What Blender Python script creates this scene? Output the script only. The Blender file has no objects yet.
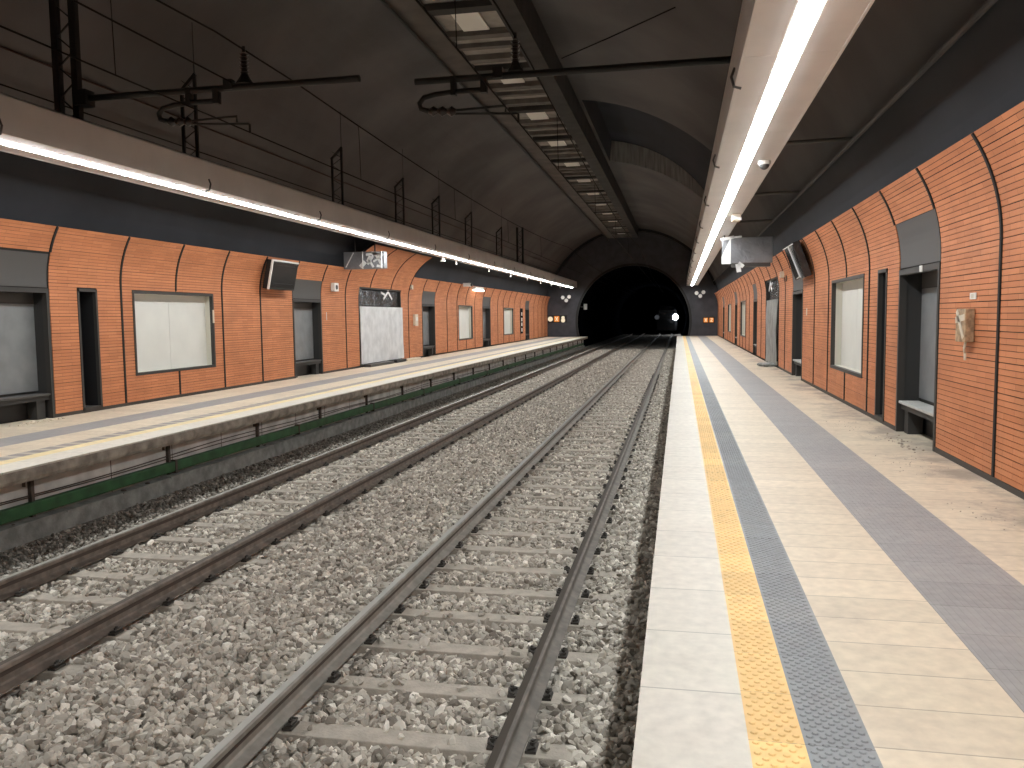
import bpy, math, random
import numpy as np
from mathutils import Matrix, Vector

rnd = random.Random(7)
S = bpy.context.scene
C = S.collection
PI = math.pi

# ------------------------------------------------------------------ helpers
class MB:
    """collects shapes, then links them as ONE mesh object"""
    def __init__(s): s.v = []; s.f = []; s.uv = []
    def face(s, pts, uv=None):
        b = len(s.v); s.v.extend(tuple(p) for p in pts); s.f.append(tuple(range(b, b + len(pts))))
        s.uv.append(uv or [(0, 0)] * len(pts))
    def solid(s, verts, faces):
        b = len(s.v); s.v.extend(tuple(p) for p in verts)
        for f in faces:
            s.f.append(tuple(b + i for i in f)); s.uv.append([(0, 0)] * len(f))
    def box(s, x0, x1, y0, y1, z0, z1):
        x0, x1 = sorted((x0, x1)); y0, y1 = sorted((y0, y1)); z0, z1 = sorted((z0, z1))
        s.solid([(x0,y0,z0),(x1,y0,z0),(x1,y1,z0),(x0,y1,z0),(x0,y0,z1),(x1,y0,z1),(x1,y1,z1),(x0,y1,z1)],
                [(0,3,2,1),(4,5,6,7),(0,1,5,4),(1,2,6,5),(2,3,7,6),(3,0,4,7)])
        return s
    def tube(s, pts, r, n=8, cap=True):
        pts = [Vector(p) for p in pts]; m = len(pts); rs = r if isinstance(r, (list, tuple)) else [r] * m
        rings = []
        for i, p in enumerate(pts):
            d = (pts[min(i + 1, m - 1)] - pts[max(i - 1, 0)])
            if d.length < 1e-9: d = Vector((0, 0, 1))
            d.normalize()
            a = d.orthogonal().normalized() if i == 0 else (rings[-1][1] - d * rings[-1][1].dot(d)).normalized()
            b = d.cross(a)
            rings.append(([p + (a * math.cos(2 * PI * k / n) + b * math.sin(2 * PI * k / n)) * rs[i] for k in range(n)], a))
        vs = [q for R_, _ in rings for q in R_]; fs = []
        for i in range(m - 1):
            for k in range(n):
                fs.append((i*n+k, i*n+(k+1)%n, (i+1)*n+(k+1)%n, (i+1)*n+k))
        if cap:
            fs.append(tuple(reversed(range(n)))); fs.append(tuple((m-1)*n+k for k in range(n)))
        s.solid(vs, fs); return s
    def bar(s, p, q, w, h=None):
        h = h or w; p = Vector(p); q = Vector(q); d = (q - p).normalized()
        a = d.cross(Vector((0, 0, 1)))
        if a.length < 1e-4: a = Vector((1, 0, 0))
        a.normalize(); b = d.cross(a)
        vs = [c + a * (w/2*i) + b * (h/2*j) for c in (p, q) for i, j in ((-1,-1),(1,-1),(1,1),(-1,1))]
        s.solid(vs, [(0,3,2,1),(4,5,6,7),(0,1,5,4),(1,2,6,5),(2,3,7,6),(3,0,4,7)]); return s
    def prism(s, prof, y0, y1, closed=True):
        """profile [(x,z)...] swept along Y"""
        n = len(prof); vs = [(x, y0, z) for x, z in prof] + [(x, y1, z) for x, z in prof]
        fs = [(i, (i+1) % n, n + (i+1) % n, n + i) for i in range(n if closed else n - 1)]
        if closed: fs += [tuple(reversed(range(n))), tuple(range(n, 2*n))]
        s.solid(vs, fs); return s
    def ball(s, c, r, n=10, m=6, sz=1.0):
        vs = []; fs = []
        for j in range(m + 1):
            t = PI * j / m
            for k in range(n):
                a = 2*PI*k/n
                vs.append((c[0]+r*math.sin(t)*math.cos(a), c[1]+r*math.sin(t)*math.sin(a), c[2]+r*sz*math.cos(t)))
        for j in range(m):
            for k in range(n): fs.append((j*n+k, (j+1)*n+k, (j+1)*n+(k+1)%n, j*n+(k+1)%n))
        s.solid(vs, fs); return s
    def build(s, name, mat, parent=None, smooth=False, loc=None, bevel=0):
        me = bpy.data.meshes.new(name); me.from_pydata(s.v, [], s.f); me.update()
        if any(u[0] != (0, 0) or u[1] != (0, 0) for u in s.uv):
            ul = me.uv_layers.new(name='UVMap'); k = 0
            flat = [c for f in s.uv for p in f for c in p]
            ul.data.foreach_set('uv', flat)
        o = bpy.data.objects.new(name, me); C.objects.link(o); me.materials.append(mat)
        if parent is not None: o.parent = parent
        if loc is not None: o.location = loc
        if smooth: me.polygons.foreach_set('use_smooth', [True] * len(me.polygons))
        if bevel:
            b = o.modifiers.new('edge', 'BEVEL'); b.width = bevel; b.segments = 2; b.limit_method = 'ANGLE'
        return o

def tag(o, label, cat, group=None, kind=None):
    o['label'] = label; o['category'] = cat
    if group: o['group'] = group
    if kind: o['kind'] = kind
    return o
def empty(name, label, cat, loc=(0, 0, 0), group=None, kind=None, rz=0):
    o = bpy.data.objects.new(name, None); C.objects.link(o); o.location = loc; o.rotation_euler = (0, 0, rz)
    o.empty_display_size = .1
    return tag(o, label, cat, group, kind)
def dup(root, loc, label=None, group=None, rz=None, keep=True):
    r = root.copy(); C.objects.link(r); r.location = loc
    if rz is not None: r.rotation_euler = (0, 0, rz)
    if label: r['label'] = label
    if group: r['group'] = group
    for ch in (list(root.children) if keep else []):
        c = ch.copy(); C.objects.link(c); c.parent = r
        for g in list(ch.children):
            d = g.copy(); C.objects.link(d); d.parent = c
    return r

# ------------------------------------------------------------------ materials
def mat(name, col, rough=.7, metal=0., var=.0, vscale=6., bump=0., bscale=40., col2=None, spec=.5, stretch=(1,1,1), detail=4):
    m = bpy.data.materials.new(name); m.use_nodes = True; nt = m.node_tree; N = nt.nodes; L = nt.links
    b = N['Principled BSDF']; b.inputs['Base Color'].default_value = (*col, 1)
    b.inputs['Roughness'].default_value = rough; b.inputs['Metallic'].default_value = metal
    b.inputs['Specular IOR Level'].default_value = spec
    tc = N.new('ShaderNodeTexCoord'); mp = N.new('ShaderNodeMapping'); mp.inputs['Scale'].default_value = stretch
    L.new(tc.outputs['Object'], mp.inputs['Vector'])
    if var or col2:
        n = N.new('ShaderNodeTexNoise'); n.inputs['Scale'].default_value = vscale; n.inputs['Detail'].default_value = detail
        L.new(mp.outputs[0], n.inputs['Vector'])
        r = N.new('ShaderNodeValToRGB'); r.color_ramp.elements[0].position = .35; r.color_ramp.elements[1].position = .65
        c2 = col2 or tuple(c * (1 + var) for c in col); c1 = col if col2 else tuple(c * (1 - var) for c in col)
        r.color_ramp.elements[0].color = (*c1, 1); r.color_ramp.elements[1].color = (*c2, 1)
        L.new(n.outputs['Fac'], r.inputs['Fac']); L.new(r.outputs['Color'], b.inputs['Base Color'])
    if bump:
        n = N.new('ShaderNodeTexNoise'); n.inputs['Scale'].default_value = bscale; n.inputs['Detail'].default_value = 5
        L.new(mp.outputs[0], n.inputs['Vector'])
        bp = N.new('ShaderNodeBump'); bp.inputs['Strength'].default_value = bump; bp.inputs['Distance'].default_value = .02
        L.new(n.outputs['Fac'], bp.inputs['Height']); L.new(bp.outputs['Normal'], b.inputs['Normal'])
    return m

def emit(name, col, strength, base=.8):
    m = bpy.data.materials.new(name); m.use_nodes = True
    b = m.node_tree.nodes['Principled BSDF']; b.inputs['Base Color'].default_value = (base * col[0], base * col[1], base * col[2], 1)
    b.inputs['Emission Color'].default_value = (*col, 1); b.inputs['Emission Strength'].default_value = strength
    return m

def tiles(name, col, ty, tx, off_y, off_x, mortar=.004, var=.06, dirt=(.30, .25, .2), dirt_amt=.35, rough=.55, mcol=None, dscale=1.3, wall_dirt=False):
    """stone tiles laid over the world XY plane: tx across, ty along the platform; blotchy wear"""
    m = bpy.data.materials.new(name); m.use_nodes = True; nt = m.node_tree; N = nt.nodes; L = nt.links
    b = N['Principled BSDF']; b.inputs['Roughness'].default_value = rough
    g = N.new('ShaderNodeTexCoord'); mp = N.new('ShaderNodeMapping')
    mp.inputs['Location'].default_value = (-off_x, -off_y, 0)
    L.new(g.outputs['Object'], mp.inputs['Vector'])
    br = N.new('ShaderNodeTexBrick'); br.offset = 0; br.squash = 1
    br.inputs['Scale'].default_value = 1; br.inputs['Brick Width'].default_value = tx; br.inputs['Row Height'].default_value = ty
    br.inputs['Mortar Size'].default_value = mortar; br.inputs['Mortar Smooth'].default_value = .3; br.inputs['Bias'].default_value = 0
    br.inputs['Color1'].default_value = (*[c * (1 - var) for c in col], 1); br.inputs['Color2'].default_value = (*[c * (1 + var) for c in col], 1)
    br.inputs['Mortar'].default_value = (*(mcol or [c * .6 for c in col]), 1)
    L.new(mp.outputs[0], br.inputs['Vector'])
    n = N.new('ShaderNodeTexNoise'); n.inputs['Scale'].default_value = dscale; n.inputs['Detail'].default_value = 8; n.inputs['Roughness'].default_value = .68
    L.new(g.outputs['Object'], n.inputs['Vector'])
    r = N.new('ShaderNodeValToRGB'); r.color_ramp.elements[0].position = .5; r.color_ramp.elements[1].position = .78
    r.color_ramp.elements[0].color = (0, 0, 0, 1); r.color_ramp.elements[1].color = (dirt_amt,) * 3 + (1,)
    L.new(n.outputs['Fac'], r.inputs['Fac'])
    n2 = N.new('ShaderNodeTexNoise'); n2.inputs['Scale'].default_value = 14; n2.inputs['Detail'].default_value = 6
    L.new(g.outputs['Object'], n2.inputs['Vector'])
    r2 = N.new('ShaderNodeMapRange'); r2.inputs[1].default_value = .3; r2.inputs[2].default_value = .7; r2.inputs[3].default_value = .9; r2.inputs[4].default_value = 1.08
    L.new(n2.outputs['Fac'], r2.inputs[0])
    mx = N.new('ShaderNodeMix'); mx.data_type = 'RGBA'
    L.new(r.outputs['Color'], mx.inputs['Factor']); L.new(br.outputs['Color'], mx.inputs['A']); mx.inputs['B'].default_value = (*dirt, 1)
    vm = N.new('ShaderNodeVectorMath'); vm.operation = 'SCALE'
    L.new(mx.outputs['Result'], vm.inputs[0]); L.new(r2.outputs[0], vm.inputs['Scale'])
    L.new(vm.outputs[0], b.inputs['Base Color'])
    bp = N.new('ShaderNodeBump'); bp.inputs['Strength'].default_value = .25; bp.inputs['Distance'].default_value = .004; bp.invert = True
    L.new(br.outputs['Fac'], bp.inputs['Height']); L.new(bp.outputs['Normal'], b.inputs['Normal'])
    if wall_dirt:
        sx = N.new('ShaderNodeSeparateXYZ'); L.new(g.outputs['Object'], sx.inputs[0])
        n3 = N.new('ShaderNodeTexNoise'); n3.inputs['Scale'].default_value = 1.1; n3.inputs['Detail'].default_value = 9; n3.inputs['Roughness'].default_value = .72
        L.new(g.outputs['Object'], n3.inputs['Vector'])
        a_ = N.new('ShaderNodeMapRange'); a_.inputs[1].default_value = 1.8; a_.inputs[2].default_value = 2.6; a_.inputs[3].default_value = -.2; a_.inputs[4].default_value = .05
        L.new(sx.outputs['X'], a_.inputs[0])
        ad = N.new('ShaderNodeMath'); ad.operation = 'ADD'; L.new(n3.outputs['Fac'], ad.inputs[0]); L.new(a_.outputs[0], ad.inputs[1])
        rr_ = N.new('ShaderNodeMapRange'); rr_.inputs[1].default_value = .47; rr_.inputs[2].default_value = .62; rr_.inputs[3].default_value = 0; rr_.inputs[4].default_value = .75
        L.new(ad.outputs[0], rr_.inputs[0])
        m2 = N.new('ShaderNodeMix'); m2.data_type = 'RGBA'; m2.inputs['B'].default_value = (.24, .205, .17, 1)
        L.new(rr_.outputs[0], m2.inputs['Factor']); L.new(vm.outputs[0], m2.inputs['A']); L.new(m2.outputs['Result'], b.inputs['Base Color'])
    return m

def cladding_mat():
    m = bpy.data.materials.new('terracotta'); m.use_nodes = True; nt = m.node_tree; N = nt.nodes; L = nt.links
    b = N['Principled BSDF']; b.inputs['Roughness'].default_value = .62; b.inputs['Specular IOR Level'].default_value = .35
    uv = N.new('ShaderNodeUVMap')
    br = N.new('ShaderNodeTexBrick'); br.offset = .5; br.offset_frequency = 2; br.squash = 1
    br.inputs['Scale'].default_value = 1; br.inputs['Brick Width'].default_value = .46; br.inputs['Row Height'].default_value = .054
    br.inputs['Mortar Size'].default_value = .0022; br.inputs['Mortar Smooth'].default_value = .1; br.inputs['Bias'].default_value = 0
    br.inputs['Color1'].default_value = (.52, .192, .083, 1); br.inputs['Color2'].default_value = (.60, .235, .108, 1)
    br.inputs['Mortar'].default_value = (.30, .10, .045, 1)
    L.new(uv.outputs[0], br.inputs['Vector'])
    n = N.new('ShaderNodeTexNoise'); n.inputs['Scale'].default_value = 1.6; n.inputs['Detail'].default_value = 5
    L.new(uv.outputs[0], n.inputs['Vector'])
    r = N.new('ShaderNodeMapRange'); r.inputs[1].default_value = .3; r.inputs[2].default_value = .7; r.inputs[3].default_value = .88; r.inputs[4].default_value = 1.1
    L.new(n.outputs['Fac'], r.inputs[0])
    vm = N.new('ShaderNodeVectorMath'); vm.operation = 'SCALE'
    L.new(br.outputs['Color'], vm.inputs[0]); L.new(r.outputs[0], vm.inputs['Scale']); L.new(vm.outputs[0], b.inputs['Base Color'])
    return m

def stone_mat():
    m = bpy.data.materials.new('ballast_stone'); m.use_nodes = True; nt = m.node_tree; N = nt.nodes; L = nt.links
    b = N['Principled BSDF']; b.inputs['Roughness'].default_value = .9; b.inputs['Specular IOR Level'].default_value = .2
    g = N.new('ShaderNodeNewGeometry'); r = N.new('ShaderNodeValToRGB'); e = r.color_ramp.elements
    e[0].position = 0; e[0].color = (.21, .185, .155, 1); e[1].position = 1; e[1].color = (.95, .90, .81, 1)
    for p, c in ((.22, (.40, .355, .30)), (.45, (.58, .53, .455)), (.66, (.46, .425, .37)), (.86, (.74, .68, .59))):
        q = e.new(p); q.color = (*c, 1)
    L.new(g.outputs['Random Per Island'], r.inputs['Fac'])
    # oily, brake-dusted strip by the far platform, with the lip's shade in its colour
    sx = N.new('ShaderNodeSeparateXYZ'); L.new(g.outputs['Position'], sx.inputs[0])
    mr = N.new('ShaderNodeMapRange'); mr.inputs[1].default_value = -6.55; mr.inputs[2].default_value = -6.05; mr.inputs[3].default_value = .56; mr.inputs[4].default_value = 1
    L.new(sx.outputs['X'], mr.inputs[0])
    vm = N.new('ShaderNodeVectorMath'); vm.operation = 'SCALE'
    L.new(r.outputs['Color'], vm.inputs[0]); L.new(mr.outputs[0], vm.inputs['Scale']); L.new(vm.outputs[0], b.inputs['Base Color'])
    return m

def gravel_mat():
    m = bpy.data.materials.new('gravel_bed'); m.use_nodes = True; nt = m.node_tree; N = nt.nodes; L = nt.links
    b = N['Principled BSDF']; b.inputs['Roughness'].default_value = .95; b.inputs['Specular IOR Level'].default_value = .1
    tc = N.new('ShaderNodeTexCoord')
    v = N.new('ShaderNodeTexVoronoi'); v.inputs['Scale'].default_value = 17
    L.new(tc.outputs['Object'], v.inputs['Vector'])
    sc = N.new('ShaderNodeSeparateColor'); L.new(v.outputs['Color'], sc.inputs[0])
    r = N.new('ShaderNodeValToRGB'); e = r.color_ramp.elements
    e[0].color = (.27, .245, .21, 1); e[1].color = (.70, .65, .58, 1)
    L.new(sc.outputs[0], r.inputs['Fac'])
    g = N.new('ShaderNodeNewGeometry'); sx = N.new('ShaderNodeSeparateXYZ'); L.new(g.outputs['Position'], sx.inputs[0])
    mr = N.new('ShaderNodeMapRange'); mr.inputs[1].default_value = -6.55; mr.inputs[2].default_value = -6.05; mr.inputs[3].default_value = .56; mr.inputs[4].default_value = 1  # same darker strip: grime plus the lip's shade put into the colour
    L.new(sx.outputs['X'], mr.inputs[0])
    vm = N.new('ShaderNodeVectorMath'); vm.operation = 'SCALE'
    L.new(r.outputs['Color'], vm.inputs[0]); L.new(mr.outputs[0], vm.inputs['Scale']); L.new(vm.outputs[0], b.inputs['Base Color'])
    bp = N.new('ShaderNodeBump'); bp.invert = True; bp.inputs['Strength'].default_value = 1; bp.inputs['Distance'].default_value = .05
    L.new(v.outputs['Distance'], bp.inputs['Height']); L.new(bp.outputs['Normal'], b.inputs['Normal'])
    return m

def film_mat(name, col, rough, bump, scale, alpha=1., stretch=(1, 1, 1)):
    m = mat(name, col, rough, 0, .12, 3, 0, spec=.6)
    N = m.node_tree.nodes; L = m.node_tree.links; b = N['Principled BSDF']
    tc = N.new('ShaderNodeTexCoord'); mp = N.new('ShaderNodeMapping'); mp.inputs['Scale'].default_value = stretch
    n = N.new('ShaderNodeTexNoise'); n.inputs['Scale'].default_value = scale; n.inputs['Detail'].default_value = 3; n.inputs['Distortion'].default_value = 1.5
    L.new(tc.outputs['Object'], mp.inputs[0]); L.new(mp.outputs[0], n.inputs['Vector'])
    bp = N.new('ShaderNodeBump'); bp.inputs['Strength'].default_value = bump; bp.inputs['Distance'].default_value = .05
    L.new(n.outputs['Fac'], bp.inputs['Height']); L.new(bp.outputs['Normal'], b.inputs['Normal'])
    return m

M = dict(
    vault=mat('vault_paint', (.110, .102, .101), .85, var=.25, vscale=.35, bump=.3, bscale=8),
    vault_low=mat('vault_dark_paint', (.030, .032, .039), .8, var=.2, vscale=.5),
    vault_in=mat('recess_shade', (.026, .028, .036), .9, var=.2, vscale=.5),  # shade inside the ceiling recess is put into this dark colour
    boards=mat('board_marked_concrete', (.30, .29, .275), .9, var=.25, vscale=3, stretch=(4, 1, .3)),
    endwall=mat('end_wall_render', (.062, .062, .070), .85, var=.15, vscale=2),
    tunnel=mat('tunnel_lining', (.007, .008, .011), 1., var=.2, vscale=1, spec=0),
    clad=cladding_mat(),
    backing=mat('backing_board', (.012, .010, .009), .8),
    skirting=mat('skirting_metal', (.045, .036, .030), .6),
    frame=mat('dark_frame_metal', (.050, .046, .042), .5, .3),
    lintel=mat('lintel_sheet', (.075, .070, .066), .55),
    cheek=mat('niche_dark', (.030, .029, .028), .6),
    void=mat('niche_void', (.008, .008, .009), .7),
    glass=film_mat('dusty_glass_panel', (.215, .222, .225), .42, .12, 2.5),
    seat=mat('bench_top', (.46, .46, .44), .5, var=.08),
    benchd=mat('bench_dark', (.035, .033, .031), .6),
    board=mat('white_board', (.68, .67, .62), .6, var=.03, vscale=2),
    reveal=mat('case_reveal', (.60, .58, .50), .6),
    blackfilm=film_mat('black_plastic_film', (.020, .020, .020), .25, .6, 5),
    sheet=film_mat('pale_plastic_sheet', (.66, .665, .67), .38, .35, 2.2),
    greysheet=film_mat('grey_plastic_sheet', (.30, .30, .285), .45, .9, 5, stretch=(3, 3, .4)),
    wrap=film_mat('grey_wrap', (.19, .19, .20), .4, .6, 5),
    whitetape=mat('white_tape', (.75, .75, .73), .5),
    steel=mat('painted_steel', (.018, .017, .016), .55, .3),
    zinc=mat('zinc_steel', (.085, .082, .078), .5, .4),
    wire=mat('wire_metal', (.012, .010, .009), .9, spec=.1),
    redwire=mat('cable_brown', (.040, .014, .010), .7),
    insul=mat('insulator_brown', (.025, .018, .015), .3),
    channel=mat('beam_sheet', (.66, .63, .61), .33, var=.05, vscale=1.5),
    chanside=mat('beam_side_sheet', (.66, .64, .62), .5, var=.08, vscale=1.2),
    lamp=emit('lamp_diffuser', (.935, .972, .98), 17.),
    wlamp=emit('wall_lamp_diffuser', (1, .95, .8), 3.),
    coping=tiles('coping_stone', (.70, .655, .57), .637, 40., 3.347, -20., .005, .035, (.50, .44, .38), .4),
    yellow=tiles('yellow_tile', (.88, .58, .225), .40, 40., 3.38, -20., .003, .10, (.55, .38, .18), .35),
    tact=tiles('grey_tactile_tile', (.255, .270, .278), .40, 40., 3.38, -20., .003, .06, (.36, .33, .29), .4),
    band=tiles('grey_band_tile', (.300, .292, .286), .40, .60, 3.38, 1.297, .003, .05, (.42, .38, .34), .5),
    beige=tiles('beige_tile', (.655, .562, .425), .325, 40., 3.33, -20., .0045, .055, (.40, .33, .26), .6, wall_dirt=True),
    yellow_old=tiles('faded_yellow_tile', (.80, .66, .36), .40, 40., 3.38, -20., .003, .06, (.7, .62, .5), .5),
    tact_old=tiles('worn_tactile_tile', (.27, .25, .235), .26, 40., 3.38, -20., .05, .08, (.4, .36, .3), .4, mcol=(.50, .44, .36)),
    fascia=mat('platform_side_concrete', (.56, .55, .52), .9, var=.2, vscale=3, bump=.2, bscale=30),
    lip=mat('platform_lip_concrete', (.34, .30, .25), .9, var=.35, vscale=5, bump=.4, bscale=25),
    green=mat('green_trunking', (.026, .100, .032), .55, var=.25, vscale=5),
    trough=mat('trough_concrete', (.27, .275, .255), .9, var=.25, vscale=6, bump=.3, bscale=30),
    rust=mat('rust_bracket', (.085, .064, .051), .85),
    sleeper=mat('sleeper_concrete', (.46, .41, .345), .9, var=.13, vscale=9, bump=.3, bscale=50),
    railrust=mat('rail_rust', (.21, .175, .145), .75, .2, var=.25, vscale=10),
    raildark=mat('rail_dark', (.20, .175, .15), .7, .2, var=.2, vscale=10),
    railgrey=mat('rail_grey', (.29, .265, .23), .6, .3, var=.15, vscale=10),
    railtop=mat('rail_running_band', (.085, .068, .052), .5, .5),
    railshine=mat('rail_running_band_bright', (.43, .41, .37), .45, .5),
    clip=mat('fastening_steel', (.075, .066, .057), .7, .2),
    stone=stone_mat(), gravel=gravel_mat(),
    duct=mat('duct_concrete', (.046, .042, .039), .9, var=.2, vscale=2),
    slat=mat('duct_slat', (.15, .135, .12), .9, var=.2, vscale=3),
    flank=mat('duct_flank_concrete', (.105, .090, .080), .9, var=.2, vscale=1.5),
    duct_in=mat('duct_plate', (.30, .275, .245), .8, var=.2, vscale=3),
    pale=mat('duct_pale_plate', (.80, .77, .70), .5),
    screen=mat('monitor_screen', (.012, .012, .013), .2),
    white=mat('white_plastic', (.72, .70, .66), .45),
    cream=mat('cream_box', (.66, .56, .44), .55),
    brownpaper=mat('brown_wrapping', (.40, .27, .16), .7, var=.35, vscale=14, bump=.8, bscale=30),
    dirt=mat('crumbled_rubble', (.33, .28, .235), .95, var=.3, vscale=20),
    orange_sign=emit('orange_sign_face', (1., .30, .02), .26, .12),
    sign_white=emit('white_sign_face', (1., .85, .6), .28, .3),
    train=mat('train_paint', (.012, .013, .016), .6),
    traing=mat('train_glass', (.01, .012, .015), .1),
    headlamp=emit('train_headlamp', (.9, .95, 1), 25.),
    headlamp2=emit('train_headlamp_dim', (.85, .9, 1), .02, .1),
)

# ------------------------------------------------------------------ layout numbers (metres)
XR, XL = 2.758, -9.85            # faces of the two clad walls
ER, EL = -.152, -6.788           # platform edges
YN, YF = -5.0, 62.5              # near and far end of the hall
ZR = -.788                       # rail top
RAILS = (-.94, -2.445, -4.52, -6.02)
T1, T2 = -1.692, -5.27           # track centres
ZS = -.962                       # sleeper top
VC, VR = (-3.55, 1.35), 6.6      # vault circle
AR, ZK = 1.78, 2.15              # cladding bend radius, height where it starts
def wx(side, d): return XR - d if side == 'R' else XL + d
def prof(s):
    if s <= ZK: return 0., s
    t = (s - ZK) / AR
    return AR * (1 - math.cos(t)), ZK + AR * math.sin(t)
S_TOPS = {'R': ZK + AR * math.asin((3.08 - ZK) / AR), 'L': ZK + AR * math.asin((3.03 - ZK) / AR)}
S_PORTAL = ZK + AR * math.asin((3.74 - ZK) / AR)

# ------------------------------------------------------------------ the vault, end wall and tunnel
def vault():
    b = MB(); lowb = MB()
    th0, th1 = -78, 78
    cuts = list(range(th0, th1 + 1, 3))
    RY0, RY1 = 25.0, 35.0
    A0, A1 = 6, 51                       # the recessed bay on the right of the duct
    def P(t, r, y): a = math.radians(t); return (VC[0] + r * math.sin(a), y, VC[1] + r * math.cos(a))
    def rec(t): return VR + .85 * max(0, 1 - (t / 51.) ** 2)
    for a, c in zip(cuts, cuts[1:]):
        segs = [(YN, RY0), (RY0, RY1), (RY1, YF)]
        for y0, y1 in segs:
            if y0 == RY0 and A0 <= a < A1: continue
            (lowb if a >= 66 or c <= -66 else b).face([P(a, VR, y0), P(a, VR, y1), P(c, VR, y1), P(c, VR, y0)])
    o = b.build('ceiling', M['vault'], smooth=False)
    tag(o, 'dark curved vault spanning both platforms and tracks', 'ceiling', kind='structure')
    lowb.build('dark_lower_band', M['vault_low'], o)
    r = MB(); e = MB()
    for a, c in zip(cuts, cuts[1:]):
        if A0 <= a < A1:
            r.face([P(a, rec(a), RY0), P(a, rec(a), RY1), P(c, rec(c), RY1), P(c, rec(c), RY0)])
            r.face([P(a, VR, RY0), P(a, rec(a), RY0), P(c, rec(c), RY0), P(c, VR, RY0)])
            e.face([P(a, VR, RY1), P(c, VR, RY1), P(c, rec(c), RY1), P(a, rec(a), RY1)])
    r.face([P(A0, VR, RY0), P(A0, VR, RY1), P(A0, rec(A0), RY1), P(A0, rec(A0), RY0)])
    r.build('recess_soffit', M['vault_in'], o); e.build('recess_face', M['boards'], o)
    # arched rib where the vault meets the end wall
    rb = MB()
    for a, c in zip(cuts, cuts[1:]):
        if abs(a) > 66: continue
        q = [P(a, 6.6, 62.1), P(c, 6.6, 62.1), P(c, 6.42, 62.1), P(a, 6.42, 62.1)]
        w = [P(a, 6.6, 62.5), P(c, 6.6, 62.5), P(c, 6.42, 62.5), P(a, 6.42, 62.5)]
        rb.solid(q + w, [(0, 1, 2, 3), (2, 6, 7, 3), (0, 4, 5, 1), (0, 3, 7, 4), (1, 5, 6, 2)])
    rb.build('arch_rib', M['steel'], o)
    # back wall of the hall, behind the camera
    n = MB(); n.face([(-12, YN, -2), (6, YN, -2), (6, YN, 9), (-12, YN, 9)])
    tag(n.build('wall_back', M['endwall']), 'dark wall closing the hall behind the viewer', 'wall', kind='structure')
TC, TR = (-3.40, 1.10), 4.25
def end_wall():
    b = MB(); n = 72
    # outer outline: rectangle, inner: tunnel circle
    def outer(a):
        dx, dz = math.sin(a), math.cos(a); k = 1e9
        if dx > 1e-6: k = min(k, (4.2 - TC[0]) / dx)
        if dx < -1e-6: k = min(k, (-11.2 - TC[0]) / dx)
        if dz > 1e-6: k = min(k, (8.6 - TC[1]) / dz)
        if dz < -1e-6: k = min(k, (-3.2 - TC[1]) / dz)
        return (TC[0] + dx * k, YF, TC[1] + dz * k)
    def inner(a, y=YF): return (TC[0] + TR * math.sin(a), y, TC[1] + TR * math.cos(a))
    for i in range(n):
        a, c = 2 * PI * i / n, 2 * PI * (i + 1) / n
        b.face([outer(a), outer(c), inner(c), inner(a)])
    o = b.build('wall_end', M['endwall'])
    tag(o, 'dark end wall pierced by the round tunnel mouth', 'wall', kind='structure')
    t = MB()
    for i in range(n):
        a, c = 2 * PI * i / n, 2 * PI * (i + 1) / n
        for y0, y1 in ((YF, 100), (100, 210)):
            t.face([inner(a, y0), inner(c, y0), inner(c, y1), inner(a, y1)])
    t.face([(-9, 210, -4), (3, 210, -4), (3, 210, 7), (-9, 210, 7)])
    k = t.build('wall_tunnel', M['tunnel'])
    tag(k, 'black round bore of the running tunnel', 'tunnel', kind='structure')
    rg = MB()
    for i in range(n):
        a, c = 2 * PI * i / n, 2 * PI * (i + 1) / n
        if not (-115 < ((math.degrees(a) + 180) % 360 - 180) < 115): continue
        def q(t, r, y): return (TC[0] + r * math.sin(t), y, TC[1] + r * math.cos(t))
        rg.face([q(a, TR - .12, YF - .12), q(c, TR - .12, YF - .12), q(c, TR + .05, YF - .12), q(a, TR + .05, YF - .12)])
        rg.face([q(a, TR - .12, YF - .12), q(a, TR - .12, YF), q(c, TR - .12, YF), q(c, TR - .12, YF - .12)])
        rg.face([q(a, TR + .05, YF - .12), q(c, TR + .05, YF - .12), q(c, TR + .05, YF), q(a, TR + .05, YF)])
    rg.build('mouth_ring', M['steel'], o)
vault(); end_wall()

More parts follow.
